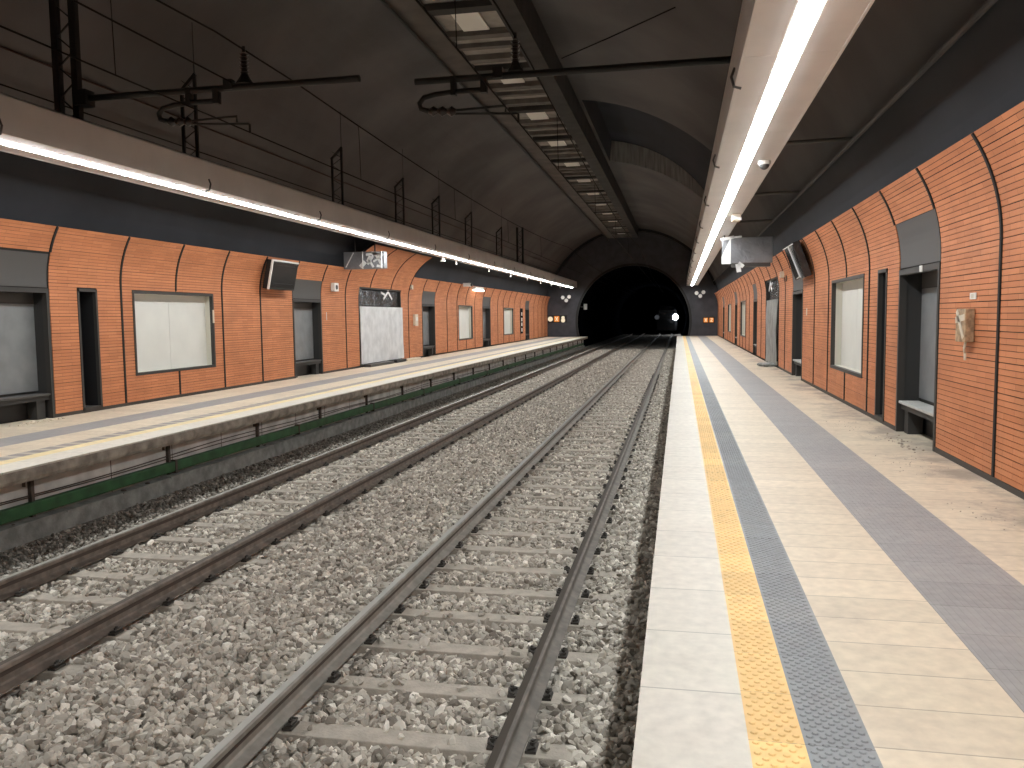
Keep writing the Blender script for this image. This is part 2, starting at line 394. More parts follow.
# ------------------------------------------------------------------ platforms
def mir(x): return -6.94 - x
def strip(name, x0, x1, z0, z1, m, label, side):
    if side == 'L': x0, x1 = mir(x0), mir(x1)
    b = MB(); b.box(x0, x1, YN, YF, z0, z1)
    o = b.build(name, m); tag(o, label, 'paving strip', kind='structure'); return o
XB0, XB1, XB2, XB3, XB4 = ER, .251, .446, .682, 1.297
XB5 = 1.895
for side, nm, where in (('R', 'right', 'platform underfoot'), ('L', 'left', 'platform across the tracks')):
    far = 3.4
    strip('trim_edge_' + nm, XB0, XB1, -.10, 0, M['coping'], 'pale stone coping along the edge of the ' + where, side)
    strip('trim_yellow_' + nm, XB1, XB2, -.10, .0, M['yellow' if side == 'R' else 'yellow_old'], 'yellow studded warning strip on the ' + where, side)
    strip('trim_tactile_' + nm, XB2, XB3, -.10, .0, M['tact' if side == 'R' else 'tact_old'], 'blue-grey studded tactile strip on the ' + where, side)
    strip('trim_band_' + nm, XB4, XB5, -.10, .0, M['band'], 'wide dark grey tile band on the ' + where, side)
    b = MB()
    for x0, x1 in ((XB3, XB4), (XB5, far)):
        if side == 'L': x0, x1 = mir(x0), mir(x1)
        b.box(x0, x1, YN, YF, -.10, 0)
    o = b.build('floor_' + nm, M['beige']); tag(o, 'beige stone tile floor of the ' + where, 'floor', kind='structure')
    # studs on the near part of the warning strips
    if side == 'R':
        for x0, x1, parent, mt, px, py in ((XB1, XB2, 'trim_yellow_right', M['yellow'], .049, .066), (XB2, XB3, 'trim_tactile_right', M['tact'], .047, .050)):
            d = MB(); y = 2.6; k = 0
            while y < 26:
                x = x0 + .024 + (px / 2 if k % 2 else 0)
                while x < x1 - .012:
                    n = 8 if y < 8 else 5; r0 = .0145
                    lo = [(x + r0*math.cos(2*PI*i/n), y + r0*math.sin(2*PI*i/n), 0) for i in range(n)]
                    up = [(x + r0*.7*math.cos(2*PI*i/n), y + r0*.7*math.sin(2*PI*i/n), max(.0008, .0048 - .00025 * max(0, y - 8))) for i in range(n)]
                    d.solid(lo + up, [(i, (i+1) % n, n+(i+1) % n, n+i) for i in range(n)] + [tuple(range(n, 2*n))])
                    x += px
                y += py / 2 * 1.1; k += 1
            s_ = d.build('stud_field', mt, bpy.data.objects[parent]); s_['kind'] = 'stuff'
        g = MB(); x = XB4 + .02
        while x < XB5 - .01:
            g.box(x, x + .022, YN, 30, 0, .0008); x += .0363
        g.build('raised_ribs', M['band'], bpy.data.objects['trim_band_right'])
# right platform body
b = MB(); b.box(.18, 3.4, YN, YF, -1.6, -.10); b.box(ER + .01, .18, YN, YF, -.26, -.10)
tag(b.build('trim_body_right', M['fascia']), 'concrete body under the near platform edge', 'platform', kind='structure')
# left platform body: rounded lip, recessed side wall
b = MB()
lip = [(EL + .005, -.02), (EL + .012, -.07), (EL + .008, -.115), (EL - .02, -.155), (EL - .06, -.172), (EL - .12, -.175), (EL - .62, -.175), (EL - .62, -.02)]
b.prism(lip, YN, YF)
o = b.build('trim_lip_left', M['lip'], smooth=False); tag(o, 'dirty rounded concrete lip under the far platform edge', 'platform lip', kind='structure')
b = MB(); b.box(-10.6, -7.10, YN, YF, -1.6, -.175)
y = 5.3
o2 = b.build('trim_body_left', M['fascia']); tag(o2, 'grey concrete side wall under the far platform', 'platform', kind='structure')
j = MB()
while y < 62:
    j.box(-7.102, -7.099, y, y + .015, -.95, -.175); y += 1.3
j.build('panel_joint', M['rust'], o2)

# ------------------------------------------------------------------ wall cladding
ORR = [  # openings on the right wall: y0, y1, z0, z1
    ('alcove', 9.74, 11.42, 0, 2.65), ('slot', 12.05, 12.57, .04, 2.13), ('case', 13.48, 16.2, .53, 2.13),
    ('alcove', 19.88, 21.59, 0, 2.65), ('portal', 24.53, 27.97, 0, 2.60), ('alcove', 31.21, 32.72, 0, 2.65),
    ('case', 36.57, 39.4, .55, 2.13), ('alcove', 41.68, 43.35, 0, 2.65), ('case', 46.5, 49.5, .55, 2.13), ('alcove', 53.3, 55.2, 0, 2.65)]
OLL = [
    ('alcove', 9.82, 11.52, 0, 2.62), ('slot', 12.16, 12.64, .04, 2.09), ('case', 13.58, 16.28, .53, 2.10),
    ('alcove', 20.03, 21.78, 0, 2.60), ('portal', 24.57, 28.55, 0, 2.54), ('alcove', 31.09, 32.82, 0, 2.60),
    ('case', 36.54, 39.12, .51, 2.10), ('alcove', 41.23, 43.03, 0, 2.60), ('case', 46.45, 49.2, .50, 2.08), ('alcove', 53.2, 54.65, 0, 2.60)]
JR = [-5, -3.9, -2.2, -.5, 1.2, 2.9, 4.6, 6.3, 8.0, 9.74, 11.42, 13.12, 14.84, 16.52, 18.18, 19.88, 21.59, 23.05, 24.5, 26.25, 28.0, 29.6, 31.21, 32.72, 34.5, 36.2, 38.0, 39.85, 41.68, 43.35, 45., 46.45, 48.0, 49.6, 51.5, 53.3, 55.2, 57., 58.8, 60.6, 62.5]
JL = [-5, -3.8, -2.1, -.4, 1.3, 3.0, 4.7, 6.4, 8.1, 9.82, 11.52, 13.27, 14.94, 16.63, 18.33, 20.03, 21.78, 23.5, 25.47, 27.43, 29.4, 31.09, 32.82, 34.6, 36.27, 37.85, 39.55, 41.23, 43.03, 44.8, 46.3, 47.85, 49.5, 51.4, 53.2, 54.65, 56.4, 58.1, 59.8, 61.2, 62.5]
DZ = .054
def cladding(side, joints, ops, root):
    for y0, y1 in zip(joints, joints[1:]):
        portal = side == 'L' and 23.4 < y0 and y1 < 29.5
        top = S_PORTAL if portal else S_TOPS[side]
        b = MB(); k = 1
        while (k + 1) * DZ <= top + .027:
            gap = .0085 if k % 5 == 0 else .0055
            s0, s1 = k * DZ + gap, (k + 1) * DZ
            d0, z0 = prof(s0); d1, z1 = prof(s1); zm = (z0 + z1) / 2
            iv = [(y0 + .023, y1 - .023)]
            for _, a, c, q0, q1 in ops:
                if q0 < zm < q1:
                    nv = []
                    for u, v in iv:
                        if c <= u or a >= v: nv.append((u, v)); continue
                        if a > u: nv.append((u, a))
                        if c < v: nv.append((c, v))
                    iv = nv
            for u, v in iv:
                if v - u < .03: continue
                t = .011
                # normal of the course
                nx, nz = (z1 - z0), -(d1 - d0); l = math.hypot(nx, nz); nx /= l; nz /= l   # inward: (+d, ...)
                F = [(wx(side, d0), u, z0), (wx(side, d0), v, z0), (wx(side, d1), v, z1), (wx(side, d1), u, z1)]
                B = [(wx(side, d0 - nx * t), u, z0 - nz * t), (wx(side, d0 - nx * t), v, z0 - nz * t), (wx(side, d1 - nx * t), v, z1 - nz * t), (wx(side, d1 - nx * t), u, z1 - nz * t)]
                # s in uv is re-timed so that each course fills one brick row
                uvf = [(u, k*DZ + .002), (v, k*DZ + .002), (v, (k+1)*DZ - .002), (u, (k+1)*DZ - .002)]
                fl = side == 'R'
                def add(p, w):
                    b.face(p if not fl else p[::-1], w if not fl else w[::-1])
                e = [(u, k*DZ + .02)] * 4; e2 = [(v, k*DZ + .02)] * 4
                add(F, uvf)
                add([F[3], F[2], B[2], B[3]], [(u, k*DZ+.03), (v, k*DZ+.03), (v, k*DZ+.03), (u, k*DZ+.03)])
                add([F[1], F[0], B[0], B[1]], [(v, k*DZ+.03), (u, k*DZ+.03), (u, k*DZ+.03), (v, k*DZ+.03)])
                add([F[0], F[3], B[3], B[0]], [(u + .01, k*DZ+.02)] * 4)
                add([F[2], F[1], B[1], B[2]], [(v - .01, k*DZ+.02)] * 4)
            k += 1
        if b.f: b.build('cladding_panel', M['clad'], root)

def joint_profiles(side, joints, ops, root):
    for y in joints[1:-1]:
        top = S_PORTAL if side == 'L' and 23.4 < y < 29.5 else S_TOPS[side]
        n = 64; b = MB(); prev = None
        for i in range(n):
            s0, s1 = .06 + (top - .06) * i / n, .06 + (top - .06) * (i + 1) / n
            zm = prof((s0 + s1) / 2)[1]
            if any(a - .03 < y < c + .03 and q0 - .01 < zm < q1 + .01 for _, a, c, q0, q1 in ops): continue
            q = []
            for s_ in (s0, s1):
                d, z = prof(s_); t = max(0, (s_ - ZK) / AR); nx, nz = math.cos(t), -math.sin(t)
                for k in (-.012, .014): q += [(wx(side, d + nx * k), y - .021, z + nz * k), (wx(side, d + nx * k), y + .021, z + nz * k)]
            b.solid(q, [(2, 3, 7, 6), (0, 2, 6, 4), (1, 5, 7, 3), (0, 1, 3, 2), (4, 6, 7, 5)])
        if b.f: b.build('joint_profile', M['backing'], root)

def backing(side, ops, root):
    """dark board behind the courses, with the openings left out"""
    S_TOP = S_TOPS[side]
    b = MB(); ss = sorted(set([0, .04] + [z for o in ops for z in o[3:]] + [ZK + i * .1 for i in range(1, 10)] + [S_TOP]))
    ys = sorted(set([YN, YF, 23.5, 29.4] + [y for o in ops for y in o[1:3]]))
    def cell(y0, y1, s0, s1, dd=.013):
        d0, z0 = prof(s0); d1, z1 = prof(s1)
        p = [(wx(side, d0 - dd), y0, z0), (wx(side, d0 - dd), y1, z0), (wx(side, d1 - dd), y1, z1), (wx(side, d1 - dd), y0, z1)]
        b.face(p if side == 'L' else p[::-1])
    for s0, s1 in zip(ss, ss[1:]):
        zm = prof((s0 + s1) / 2)[1]
        for y0, y1 in zip(ys, ys[1:]):
            ym = (y0 + y1) / 2
            if any(a < ym < c and q0 < zm < q1 for _, a, c, q0, q1 in ops): continue
            cell(y0, y1, s0, s1)
    if side == 'L':
        n = 8
        for i in range(n): cell(23.5, 29.4, S_TOP + (S_PORTAL - S_TOP) * i / n, S_TOP + (S_PORTAL - S_TOP) * (i + 1) / n)
        # cheeks that close the raised portal against the vault
        for y in (23.5, 29.4):
            pts = [(wx(side, prof(S_TOP + (S_PORTAL - S_TOP) * i / n)[0]), y, prof(S_TOP + (S_PORTAL - S_TOP) * i / n)[1]) for i in range(n + 1)]
            for p, q in zip(pts, pts[1:]): b.face([p, q, (q[0] - .035, y, q[2] + .03), (p[0] - .035, y, p[2] + .03)])
    # vertical shell behind everything keeps the niches closed off
    b.box(wx(side, -.95), wx(side, -.90), YN, YF, -.1, 3.2)
    return b

for side, nm, joints, ops, where in (('R', 'right', JR, ORR, 'near platform'), ('L', 'left', JL, OLL, 'far platform')):
    w = backing(side, ops, None).build('wall_' + nm, M['backing'])
    tag(w, 'orange terracotta clad wall curving inward above the ' + where, 'wall', kind='structure')
    cladding(side, joints, ops, w)
    joint_profiles(side, joints, ops, w)
    k = MB(); last = YN
    for o in sorted(o for o in ops if o[3] < .01):
        k.box(wx(side, -.03), wx(side, .004), last, o[1], 0, .055); last = o[2]
    k.box(wx(side, -.03), wx(side, .004), last, YF, 0, .055)
    bb = k.build('baseboard_' + nm, M['skirting']); tag(bb, 'dark metal skirting at the foot of the wall on the ' + where, 'skirting', kind='structure')

# ------------------------------------------------------------------ niches, cases, benches
SIDE = {'R': 'near platform', 'L': 'far platform'}
def alcove(side, y0, y1, ztop, label, blabel, detailed=True):
    t = empty('seat_alcove', label, 'alcove', (wx(side, 0), (y0 + y1) / 2, 0), 'seat alcoves in the clad walls')
    ox, oy = wx(side, 0), (y0 + y1) / 2
    def bx(mb, d0, d1, a, c, z0, z1): mb.box(wx(side, d0) - ox, wx(side, d1) - ox, a - oy, c - oy, z0, z1)
    f = MB(); w = .055
    bx(f, -.08, .008, y0, y0 + w, 0, 2.07); bx(f, -.08, .008, y1 - w, y1, 0, 2.07); bx(f, -.08, .008, y0 + w, y1 - w, 2.0, 2.07)
    f.build('frame', M['frame'], t)
    l = MB(); n = 8; za, zb = 2.085, ztop - .01
    for i in range(n):
        s0 = 2.085 + (ZK + AR * math.asin((zb - ZK) / AR) - 2.085) * i / n; s1 = 2.085 + (ZK + AR * math.asin((zb - ZK) / AR) - 2.085) * (i + 1) / n
        d0, z0 = prof(s0); d1, z1 = prof(s1)
        p = [(wx(side, d0 - .004) - ox, y0 + .02 - oy, z0), (wx(side, d0 - .004) - ox, y1 - .02 - oy, z0), (wx(side, d1 - .004) - ox, y1 - .02 - oy, z1), (wx(side, d1 - .004) - ox, y0 + .02 - oy, z1)]
        l.face(p if side == 'L' else p[::-1])
    l.build('lintel_panel', M['lintel'], t)
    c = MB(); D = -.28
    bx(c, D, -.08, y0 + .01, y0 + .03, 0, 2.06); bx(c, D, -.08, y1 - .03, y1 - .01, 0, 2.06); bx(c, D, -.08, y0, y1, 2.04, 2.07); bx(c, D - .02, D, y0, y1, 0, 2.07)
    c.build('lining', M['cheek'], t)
    g = MB(); bx(g, D + .01, D + .02, y0 + .03, y1 - .03, .44, 1.83)
    g.build('glass_panel', M['glass'], t)
    h = MB(); bx(h, D + .01, D + .022, y0 + .03, y1 - .03, 1.84, 2.04); h.build('head_panel', M['lintel'], t)
    bn = empty('bench', blabel, 'bench', (wx(side, 0), (y0 + y1) / 2, 0), 'benches in the wall alcoves')
    s_ = MB(); bx(s_, -.255, -.01, y0 + .06, y1 - .06, .37, .405); s_.build('seat', M['seat'] if side == 'R' else M['lintel'], bn, bevel=.008)
    r = MB(); bx(r, -.245, -.04, y0 + .06, y1 - .06, .30, .369); r.build('apron', M['benchd'], bn)
    for yy in (y0 + .12, y1 - .30):
        q = MB(); bx(q, -.245, -.07, yy, yy + .18, 0, .30); q.build('leg', M['benchd'], bn)
    return t
AL = {'R': [('nearest alcove in the right-hand wall, beside the wrapped box', 'pale topped bench in the alcove beside the wrapped wall box'),
            ('dark alcove below the plastic wrapped monitor on the near platform', 'bench in the dark alcove under the wrapped monitor'),
            ('dark tall alcove just past the sheeted opening on the near platform', 'bench in the alcove past the sheeted opening on the near platform'),
            ('narrow looking alcove between the two small far cases on the near platform', 'bench between the two far poster cases of the near platform'),
            ('farthest alcove before the end wall on the near platform', 'bench in the last alcove of the near platform')],
      'L': [('alcove with smeared grey glass at the left margin of the photo', 'dark bench under smeared grey glass at the left margin'),
            ('alcove right of the bare monitor on the far platform', 'bench in the alcove beside the bare monitor'),
            ('alcove just past the white sheeted opening on the far platform', 'bench in the alcove just past the white plastic sheet'),
            ('alcove between the second and third white cases of the far platform', 'bench between the second and third white cases, far platform'),
            ('farthest alcove of the far platform, by the black notice strip', 'bench beside the black notice strip on the far platform')]}
CL = {'R': ['large white poster case in the right-hand wall beside the narrow slot', 'white poster case past the sheeted opening on the near platform', 'small farthest white poster case on the near platform'],
      'L': ['large white poster case in the far wall left of the bare monitor', 'second white poster case of the far platform, below the lit wall lamp', 'third and farthest white poster case of the far platform']}
def case(side, y0, y1, z0, z1, label):
    ox, oy = wx(side, 0), (y0 + y1) / 2
    t = empty('poster_case', label, 'poster case', (ox, oy, z0), 'blank white poster cases')
    def bx(mb, d0, d1, a, c, q0, q1): mb.box(wx(side, d0) - ox, wx(side, d1) - ox, a - oy, c - oy, q0 - z0, q1 - z0)
    w = .05; f = MB()
    bx(f, -.06, .012, y0, y0 + w, z0, z1); bx(f, -.06, .012, y1 - w, y1, z0, z1); bx(f, -.06, .012, y0 + w, y1 - w, z0, z0 + w); bx(f, -.06, .012, y0 + w, y1 - w, z1 - w, z1)
    f.build('frame', M['frame'], t)
    r = MB(); D = -.17
    bx(r, D, -.06, y0 + w - .012, y0 + w, z0 + w, z1 - w); bx(r, D, -.06, y1 - w, y1 - w + .012, z0 + w, z1 - w)
    bx(r, D, -.06, y0 + w, y1 - w, z0 + w - .012, z0 + w); bx(r, D, -.06, y0 + w, y1 - w, z1 - w, z1 - w + .012)
    r.build('reveal', M['reveal'], t)
    q = MB(); ym = (y0 + y1) / 2
    bx(q, D - .02, D, y0 + w, ym - .004, z0 + w, z1 - w); bx(q, D - .02, D, ym + .004, y1 - w, z0 + w, z1 - w); bx(q, D - .025, D - .005, ym - .01, ym + .01, z0 + w, z1 - w)
    q.build('back_board', M['board'], t)
def slot(side, y0, y1, z0, z1, label):
    ox, oy = wx(side, 0), (y0 + y1) / 2
    t = empty('wall_slot', label, 'wall slot', (ox, oy, z0), 'tall dark slots in the cladding')
    def bx(mb, d0, d1, a, c, q0, q1): mb.box(wx(side, d0) - ox, wx(side, d1) - ox, a - oy, c - oy, q0 - z0, q1 - z0)
    w = .045; f = MB()
    bx(f, -.05, .012, y0, y0 + w, z0, z1); bx(f, -.05, .012, y1 - w, y1, z0, z1); bx(f, -.05, .012, y0, y1, z1 - w, z1); bx(f, -.05, .012, y0, y1, z0, z0 + w)
    f.build('frame', M['frame'], t)
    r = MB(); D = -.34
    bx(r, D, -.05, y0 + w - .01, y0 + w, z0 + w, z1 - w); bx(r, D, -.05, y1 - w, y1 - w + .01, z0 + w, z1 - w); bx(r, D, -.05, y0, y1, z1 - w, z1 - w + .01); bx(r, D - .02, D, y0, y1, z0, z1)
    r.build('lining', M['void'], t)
    s_ = MB(); bx(s_, D, -.05, y0 + w, y1 - w, z0 + w - .01, z0 + w); s_.build('sill', M['lintel'], t)
for side, ops in (('R', ORR), ('L', OLL)):
    na = nc = 0
    for kind, y0, y1, z0, z1 in ops:
        if kind == 'alcove': alcove(side, y0, y1, z1, *AL[side][na]); na += 1
        elif kind == 'case': case(side, y0, y1, z0, z1, CL[side][nc]); nc += 1
        elif kind == 'slot': slot(side, y0, y1, z0, z1, 'tall narrow dark slot between alcove and large case, ' + SIDE[side])

# sheeted openings
def wavy(side, y0, y1, z0, z1, d, amp, freq, seed, ox, oy, nu=40, nv=26, th=.012):
    b = MB(); rr = random.Random(seed); ph = [rr.uniform(0, 6) for _ in range(8)]
    def disp(u, v):
        return amp * (math.sin(freq*u + ph[0] + 1.3*v) + .6 * math.sin(2.3*freq*u + ph[1] - 2*v) + .5 * math.sin(3*v + freq*.7*u + ph[2]) + .25 * math.sin(2.2*freq*u + ph[3] + 6 * v))
    pts = [[(wx(side, d + disp(y0 + (y1-y0)*i/nu, z0 + (z1-z0)*j/nv)) - ox, y0 + (y1-y0)*i/nu - oy, z0 + (z1-z0)*j/nv) for i in range(nu+1)] for j in range(nv+1)]
    for j in range(nv):
        for i in range(nu):
            p = [pts[j][i], pts[j][i+1], pts[j+1][i+1], pts[j+1][i]]
            b.face(p if side == 'L' else p[::-1])
    # turned-back edges give the sheet thickness
    s = -th if side == 'L' else th
    for i in range(nu):
        for j in (0, nv):
            p, q = pts[j][i], pts[j][i+1]; b.face([p, q, (q[0]+s, q[1], q[2]), (p[0]+s, p[1], p[2])])
    for j in range(nv):
        for i in (0, nu):
            p, q = pts[j][i], pts[j+1][i]; b.face([p, q, (q[0]+s, q[1], q[2]), (p[0]+s, p[1], p[2])])
    return b
def sheeted(side, y0, y1, zt, zf, film_label, sheet_label, m, door_label):
    ox, oy = wx(side, 0), (y0 + y1) / 2
    t = empty('doorway_niche', door_label, 'doorway', (ox, oy, 0))
    f = MB()
    def bx(mb, d0, d1, a, c, q0, q1): mb.box(wx(side, d0) - ox, wx(side, d1) - ox, a - oy, c - oy, q0, q1)
    bx(f, -.5, .006, y0 - .03, y0 + .03, 0, zt); bx(f, -.5, .006, y1 - .03, y1 + .03, 0, zt); bx(f, -.5, .006, y0, y1, zt - .05, zt)
    f.build('frame', M['frame'], t)
    r = MB(); bx(r, -.52, -.5, y0, y1, 0, zt); r.build('lining', M['void'], t)
    a = wavy(side, y0 + .06, y1 - .2, zf - .05, zt - .08, -.06, .012, 5, 3, ox, oy).build('black_film', M['blackfilm'], None, smooth=True, loc=(ox, oy, 0))
    tag(a, film_label, 'plastic film')
    if side == 'L': s_ = wavy(side, y0 + .03, y1 + .12, .10, zf, .035, .007, 3, 5, ox, oy)
    else: s_ = wavy(side, y0 + .35, y1 - .05, .02, zf, .01, .022, 9, 5, ox, oy)
    s_ = s_.build('plastic_sheet', m, None, smooth=True, loc=(ox, oy, 0)); tag(s_, sheet_label, 'plastic sheet')
    ta = MB()
    for yy, z, ln, an in ((.62, zt - .22, .55, .5), (.72, zt - .2, .5, -.6), (.55, zt - .17, .35, -.2)):
        y = y0 + (y1 - y0) * yy - oy; dy = math.cos(an) * ln / 2; dz = math.sin(an) * ln / 2
        x = wx(side, .0) - ox
        ta.bar((x, y - dy, z - dz), (x, y + dy, z + dz), .02, .07)
    ta.build('white_tape', M['whitetape'], a).location = (0, 0, 0)
sheeted('R', 24.53, 27.97, 2.60, 1.96, 'black plastic film over the top of the near platform doorway', 'rumpled grey plastic sheet hanging in the near platform doorway', M['greysheet'], 'tall doorway in the right-hand wall covered with plastic')
sheeted('L', 24.57, 28.55, 2.54, 1.92, 'black plastic film over the top of the wide far doorway', 'pale smooth plastic sheet covering the wide far doorway', M['sheet'], 'wide doorway under the raised orange portal, covered with plastic')

# ------------------------------------------------------------------ light beams
LAMP_P = []
def beam(side):
    mx = (lambda x: x) if side == 'R' else mir
    y0, y1 = YN + .3, 61.3
    t = empty('light_beam', {'R': 'long hanging light beam above the near platform', 'L': 'long hanging light beam above the far platform'}[side], 'light fitting', (mx(.895), 28, 3.66), 'light beams over the platforms')
    ox, oy, oz = mx(.895), 28, 3.66
    def B(mb, x0, x1, a, c, z0, z1): mb.box(mx(x0) - ox, mx(x1) - ox, a - oy, c - oy, z0 - oz, z1 - oz)
    u = MB()
    y = y0; 
    while y < y1 - .1:
        B(u, .505, 1.285, y, min(y + 2.994, y1), 3.655, 3.70); y += 3.0
    u.build('soffit', M['channel'], t)
    s_ = MB(); B(s_, .495, .515, y0, y1, 3.65, 4.09); B(s_, 1.275, 1.295, y0, y1, 3.65, 4.09); B(s_, .495, 1.295, y0, y1, 4.075, 4.09)
    s_.build('side_sheet', M['chanside'], t)
    h = MB(); B(h, .775, .985, y0, y1, 3.652, 3.66); h.build('lamp_housing', M['white'], t)
    d = MB(); y = y0 + .1
    while y < y1 - .5:
        ya, yb = y, min(y + 1.49, y1 - .05)
        prof_ = [(.795, 3.652), (.80, 3.645), (.815, 3.641), (.945, 3.641), (.96, 3.645), (.965, 3.652)]
        d.prism([(mx(a) - ox, z - oz) for a, z in prof_], ya - oy, yb - oy); y += 1.5
    d.build('diffuser', M['lamp'], t)
    k = MB() 
    for y in [3.9 + 4.2 * i for i in range(14)]:
        q = MB(); xx = .49
        q.tube([(mx(xx) - ox, y - oy, 3.80 - oz), (mx(xx - .03) - ox, y - oy, 3.72 - oz), (mx(xx - .005) - ox, y - oy, 3.63 - oz), (mx(xx + .06) - ox, y - oy, 3.61 - oz)], .013, 6)
        q.build('hook', M['zinc'], t)
    if side == 'L':
        for y in (29.9, 35.3, 40, 44.6, 49.0, 53.3, 57.3):
            q = MB(); B(q, 1.16, 1.21, y, y + .05, 3.50, 3.66); q.build('bracket_tab', M['white'], t)
    return t
beam('R'); beam('L')

def dome(x, y, z, label):
    t = empty('dome_camera', label, 'camera', (x, y, z))
    b = MB(); b.tube([(0, 0, 0), (0, 0, -.05)], [.085, .085], 16); b.build('base', M['white'], t, smooth=False)
    b = MB(); b.ball((0, 0, -.05), .07, 14, 8); b.build('lens_dome', M['zinc'], t, smooth=True)
dome(1.15, 12.2, 3.655, 'dome camera under the light beam of the near platform')
# wrapped item under the beam farther off
t = empty('wrapped_fitting', 'small orange and white taped fitting under the near light beam', 'fitting', (1.17, 18.4, 3.65))
b = MB(); b.box(-.09, .09, -.16, .16, -.15, 0); b.build('body', M['cream'], t, bevel=.02)
b = MB(); b.bar((-.1, -.17, -.05), (.1, -.17, -.12), .012, .05); b.bar((.1, -.17, -.12), (.1, .17, -.03), .012, .05); b.build('white_tape', M['whitetape'], t)
t = empty('loudspeaker', 'small white loudspeaker under the far light beam', 'loudspeaker', (-8.05, 27.9, 3.65))
b = MB(); b.tube([(0, 0, 0), (0, 0, -.06), (0, -.0, -.16)], [.02, .04, .1], 12); b.build('horn', M['white'], t)

# hanging rods
def vault_z(x): return VC[1] + math.sqrt(VR**2 - (x - VC[0])**2)
HG = 'rod hangers holding the far light beam'
def hanger(y, label):
    t = empty('rod_hanger', label, 'hanger', (-7.93, y, 4.09), HG)
    for dx, top in ((-.12, 5.33 - 4.09), (.12, 5.56 - 4.09)):
        r = MB(); r.bar((dx, 0, 0), (dx, 0, top), .045); r.build('rod', M['steel'], t)
    r = MB(); r.bar((-.14, 0, 1.20), (.14, 0, 1.47), .05, .05); r.bar((.12, 0, 1.45), (.12 , 0, vault_z(-7.81) - 4.10), .010); r.build('top_strut', M['steel'], t)
    r = MB(); z = .1
    while z < 1.1:
        r.bar((-.12, 0, z), (.12, 0, z + .16), .012); r.bar((.12, 0, z + .16), (-.12, 0, z + .32), .012); z += .32
    r.build('lacing', M['steel'], t)
HL = ['rod hanger directly behind the registration arm over the far track', 'second rod hanger beyond the overhead arm, above the bare monitor',
      'third rod hanger, above the white sheeted doorway', 'fourth rod hanger, right of the one over the sheeted doorway', 'fifth rod hanger along the far light beam', 'sixth and last rod hanger before the far lattice mast']
for y, l in zip((12.62, 18.65, 23.1, 26.75, 31.1, 36.6), HL): hanger(y, l)

def lattice_mast(x, y, z0, z1, label):
    t = empty('lattice_mast', label, 'mast', (x, y, z0), 'lattice drop masts')
    for dx in (-.14, .14):
        r = MB(); r.box(dx - .045, dx + .045, -.045, .045, 0, z1 - z0); r.build('post', M['steel'], t)
    r = MB(); z = .02; s = 1
    while z < z1 - z0 - .2:
        r.bar((-.12 * s, 0, z), (.12 * s, 0, z + .2), .018); z += .2; s = -s
    r.build('lacing', M['steel'], t)
    r = MB(); r.box(-.22, .22, -.07, .07, -.02, .0); r.build('foot_plate', M['zinc'], t)
    return t
lattice_mast(-8.03, 9.95, 4.11, vault_z(-8.33) - .03, 'heavy lattice drop mast carrying the overhead arm at upper left')
lattice_mast(-7.93, 41.6, 4.11, 6.05, 'distant lattice mast near the tunnel end of the far light beam')

# ------------------------------------------------------------------ cantilevers
def cantilever(x_mast, x_end, y, tip, label, dark=True):
    """tube across the track, insulator, registration loop and steady arms; tip = contact wire x"""
    zt = 4.50
    t = empty('overhead_arm', label, 'overhead arm', (tip, y, zt), 'overhead line arms')
    r = MB(); r.tube([(x_mast - tip, 0, 0), (x_end - tip, 0, .0)], .042, 12); r.build('tube', M['steel'], t, smooth=False)
    r = MB(); r.box(x_mast - tip - (.02 if x_mast < 0 else .16), x_mast - tip + (.16 if x_mast < 0 else .02), -.09, .09, -.1, .1); r.build('mast_clamp', M['steel'], t)
    if x_mast > 0:
        r = MB(); r.box(x_mast - tip - .05, x_mast - tip + .05, -.06, .06, 4.10 - zt, vault_z(x_mast) - .06 - zt); r.build('drop_post', M['steel'], t)
    ins = empty('insulator', '', '', (0, 0, 0)); 
    for k in ('label', 'category'): del ins[k]
    bpy.data.objects.remove(ins)
    r = MB(); r.tube([(-.02, 0, .03), (-.02, 0, .1), (-.02, 0, .16)], [.12, .07, .04], 10); r.box(-.30, -.18, -.05, .05, -.03, .10); 
    r.build('clamp_base', M['steel'], t)
    r = MB(); rs = []; zs = []
    for i in range(6): zs += [.16 + .045*i, .175 + .045*i, .19 + .045*i]; rs += [.035, .062, .035]
    r.tube([(-.02, 0, z) for z in zs], rs, 12); r.tube([(-.02, 0, .43), (-.02, 0, .50)], .022, 8); r.build('insulator', M['insul'], t)
    lx = -1.28
    r = MB(); pts = [(-.42, 0, -.15), (-.8, 0, -.15), (-1.05, 0, -.17), (-1.2, 0, -.20), (-1.26, 0, -.27), (-1.24, 0, -.34), (-1.14, 0, -.37)]
    r.tube(pts, .033, 10); r.build('registration_loop', M['steel'], t, smooth=True)
    r = MB(); r.box(-.46, -.38, -.04, .04, -.19, .0); r.build('loop_clamp', M['steel'], t); r = MB(); r.box(-.84, -.78, -.05, .05, -.2, .03); r.build('loop_clamp', M['steel'], t)
    r = MB(); r.tube([(-1.14 + .06*i, 0, -.37 - .004*i) for i in range(7)], [.03, .065, .03, .065, .03, .065, .03], 12); r.build('loop_insulator', M['insul'], t)
    r = MB(); r.tube([(-.80, 0, -.38), (-.15, .0, -.36), (-.15, 0, -.44)], .015, 8); r.build('steady_arm', M['steel'], t)
    r = MB(); r.tube([(-.80, 0, -.42), (-.02, .05, -.45), (0, .05, -.46), (0, .05, -.57)], .015, 8); r.build('steady_arm', M['steel'], t)
    return t
cantilever(-7.86, -3.9, 9.95, -5.43, 'overhead arm above the far track at upper left')
cantilever(1.10, -3.28, 10.26, -1.97, 'overhead arm above the near track, passing behind the light beam')

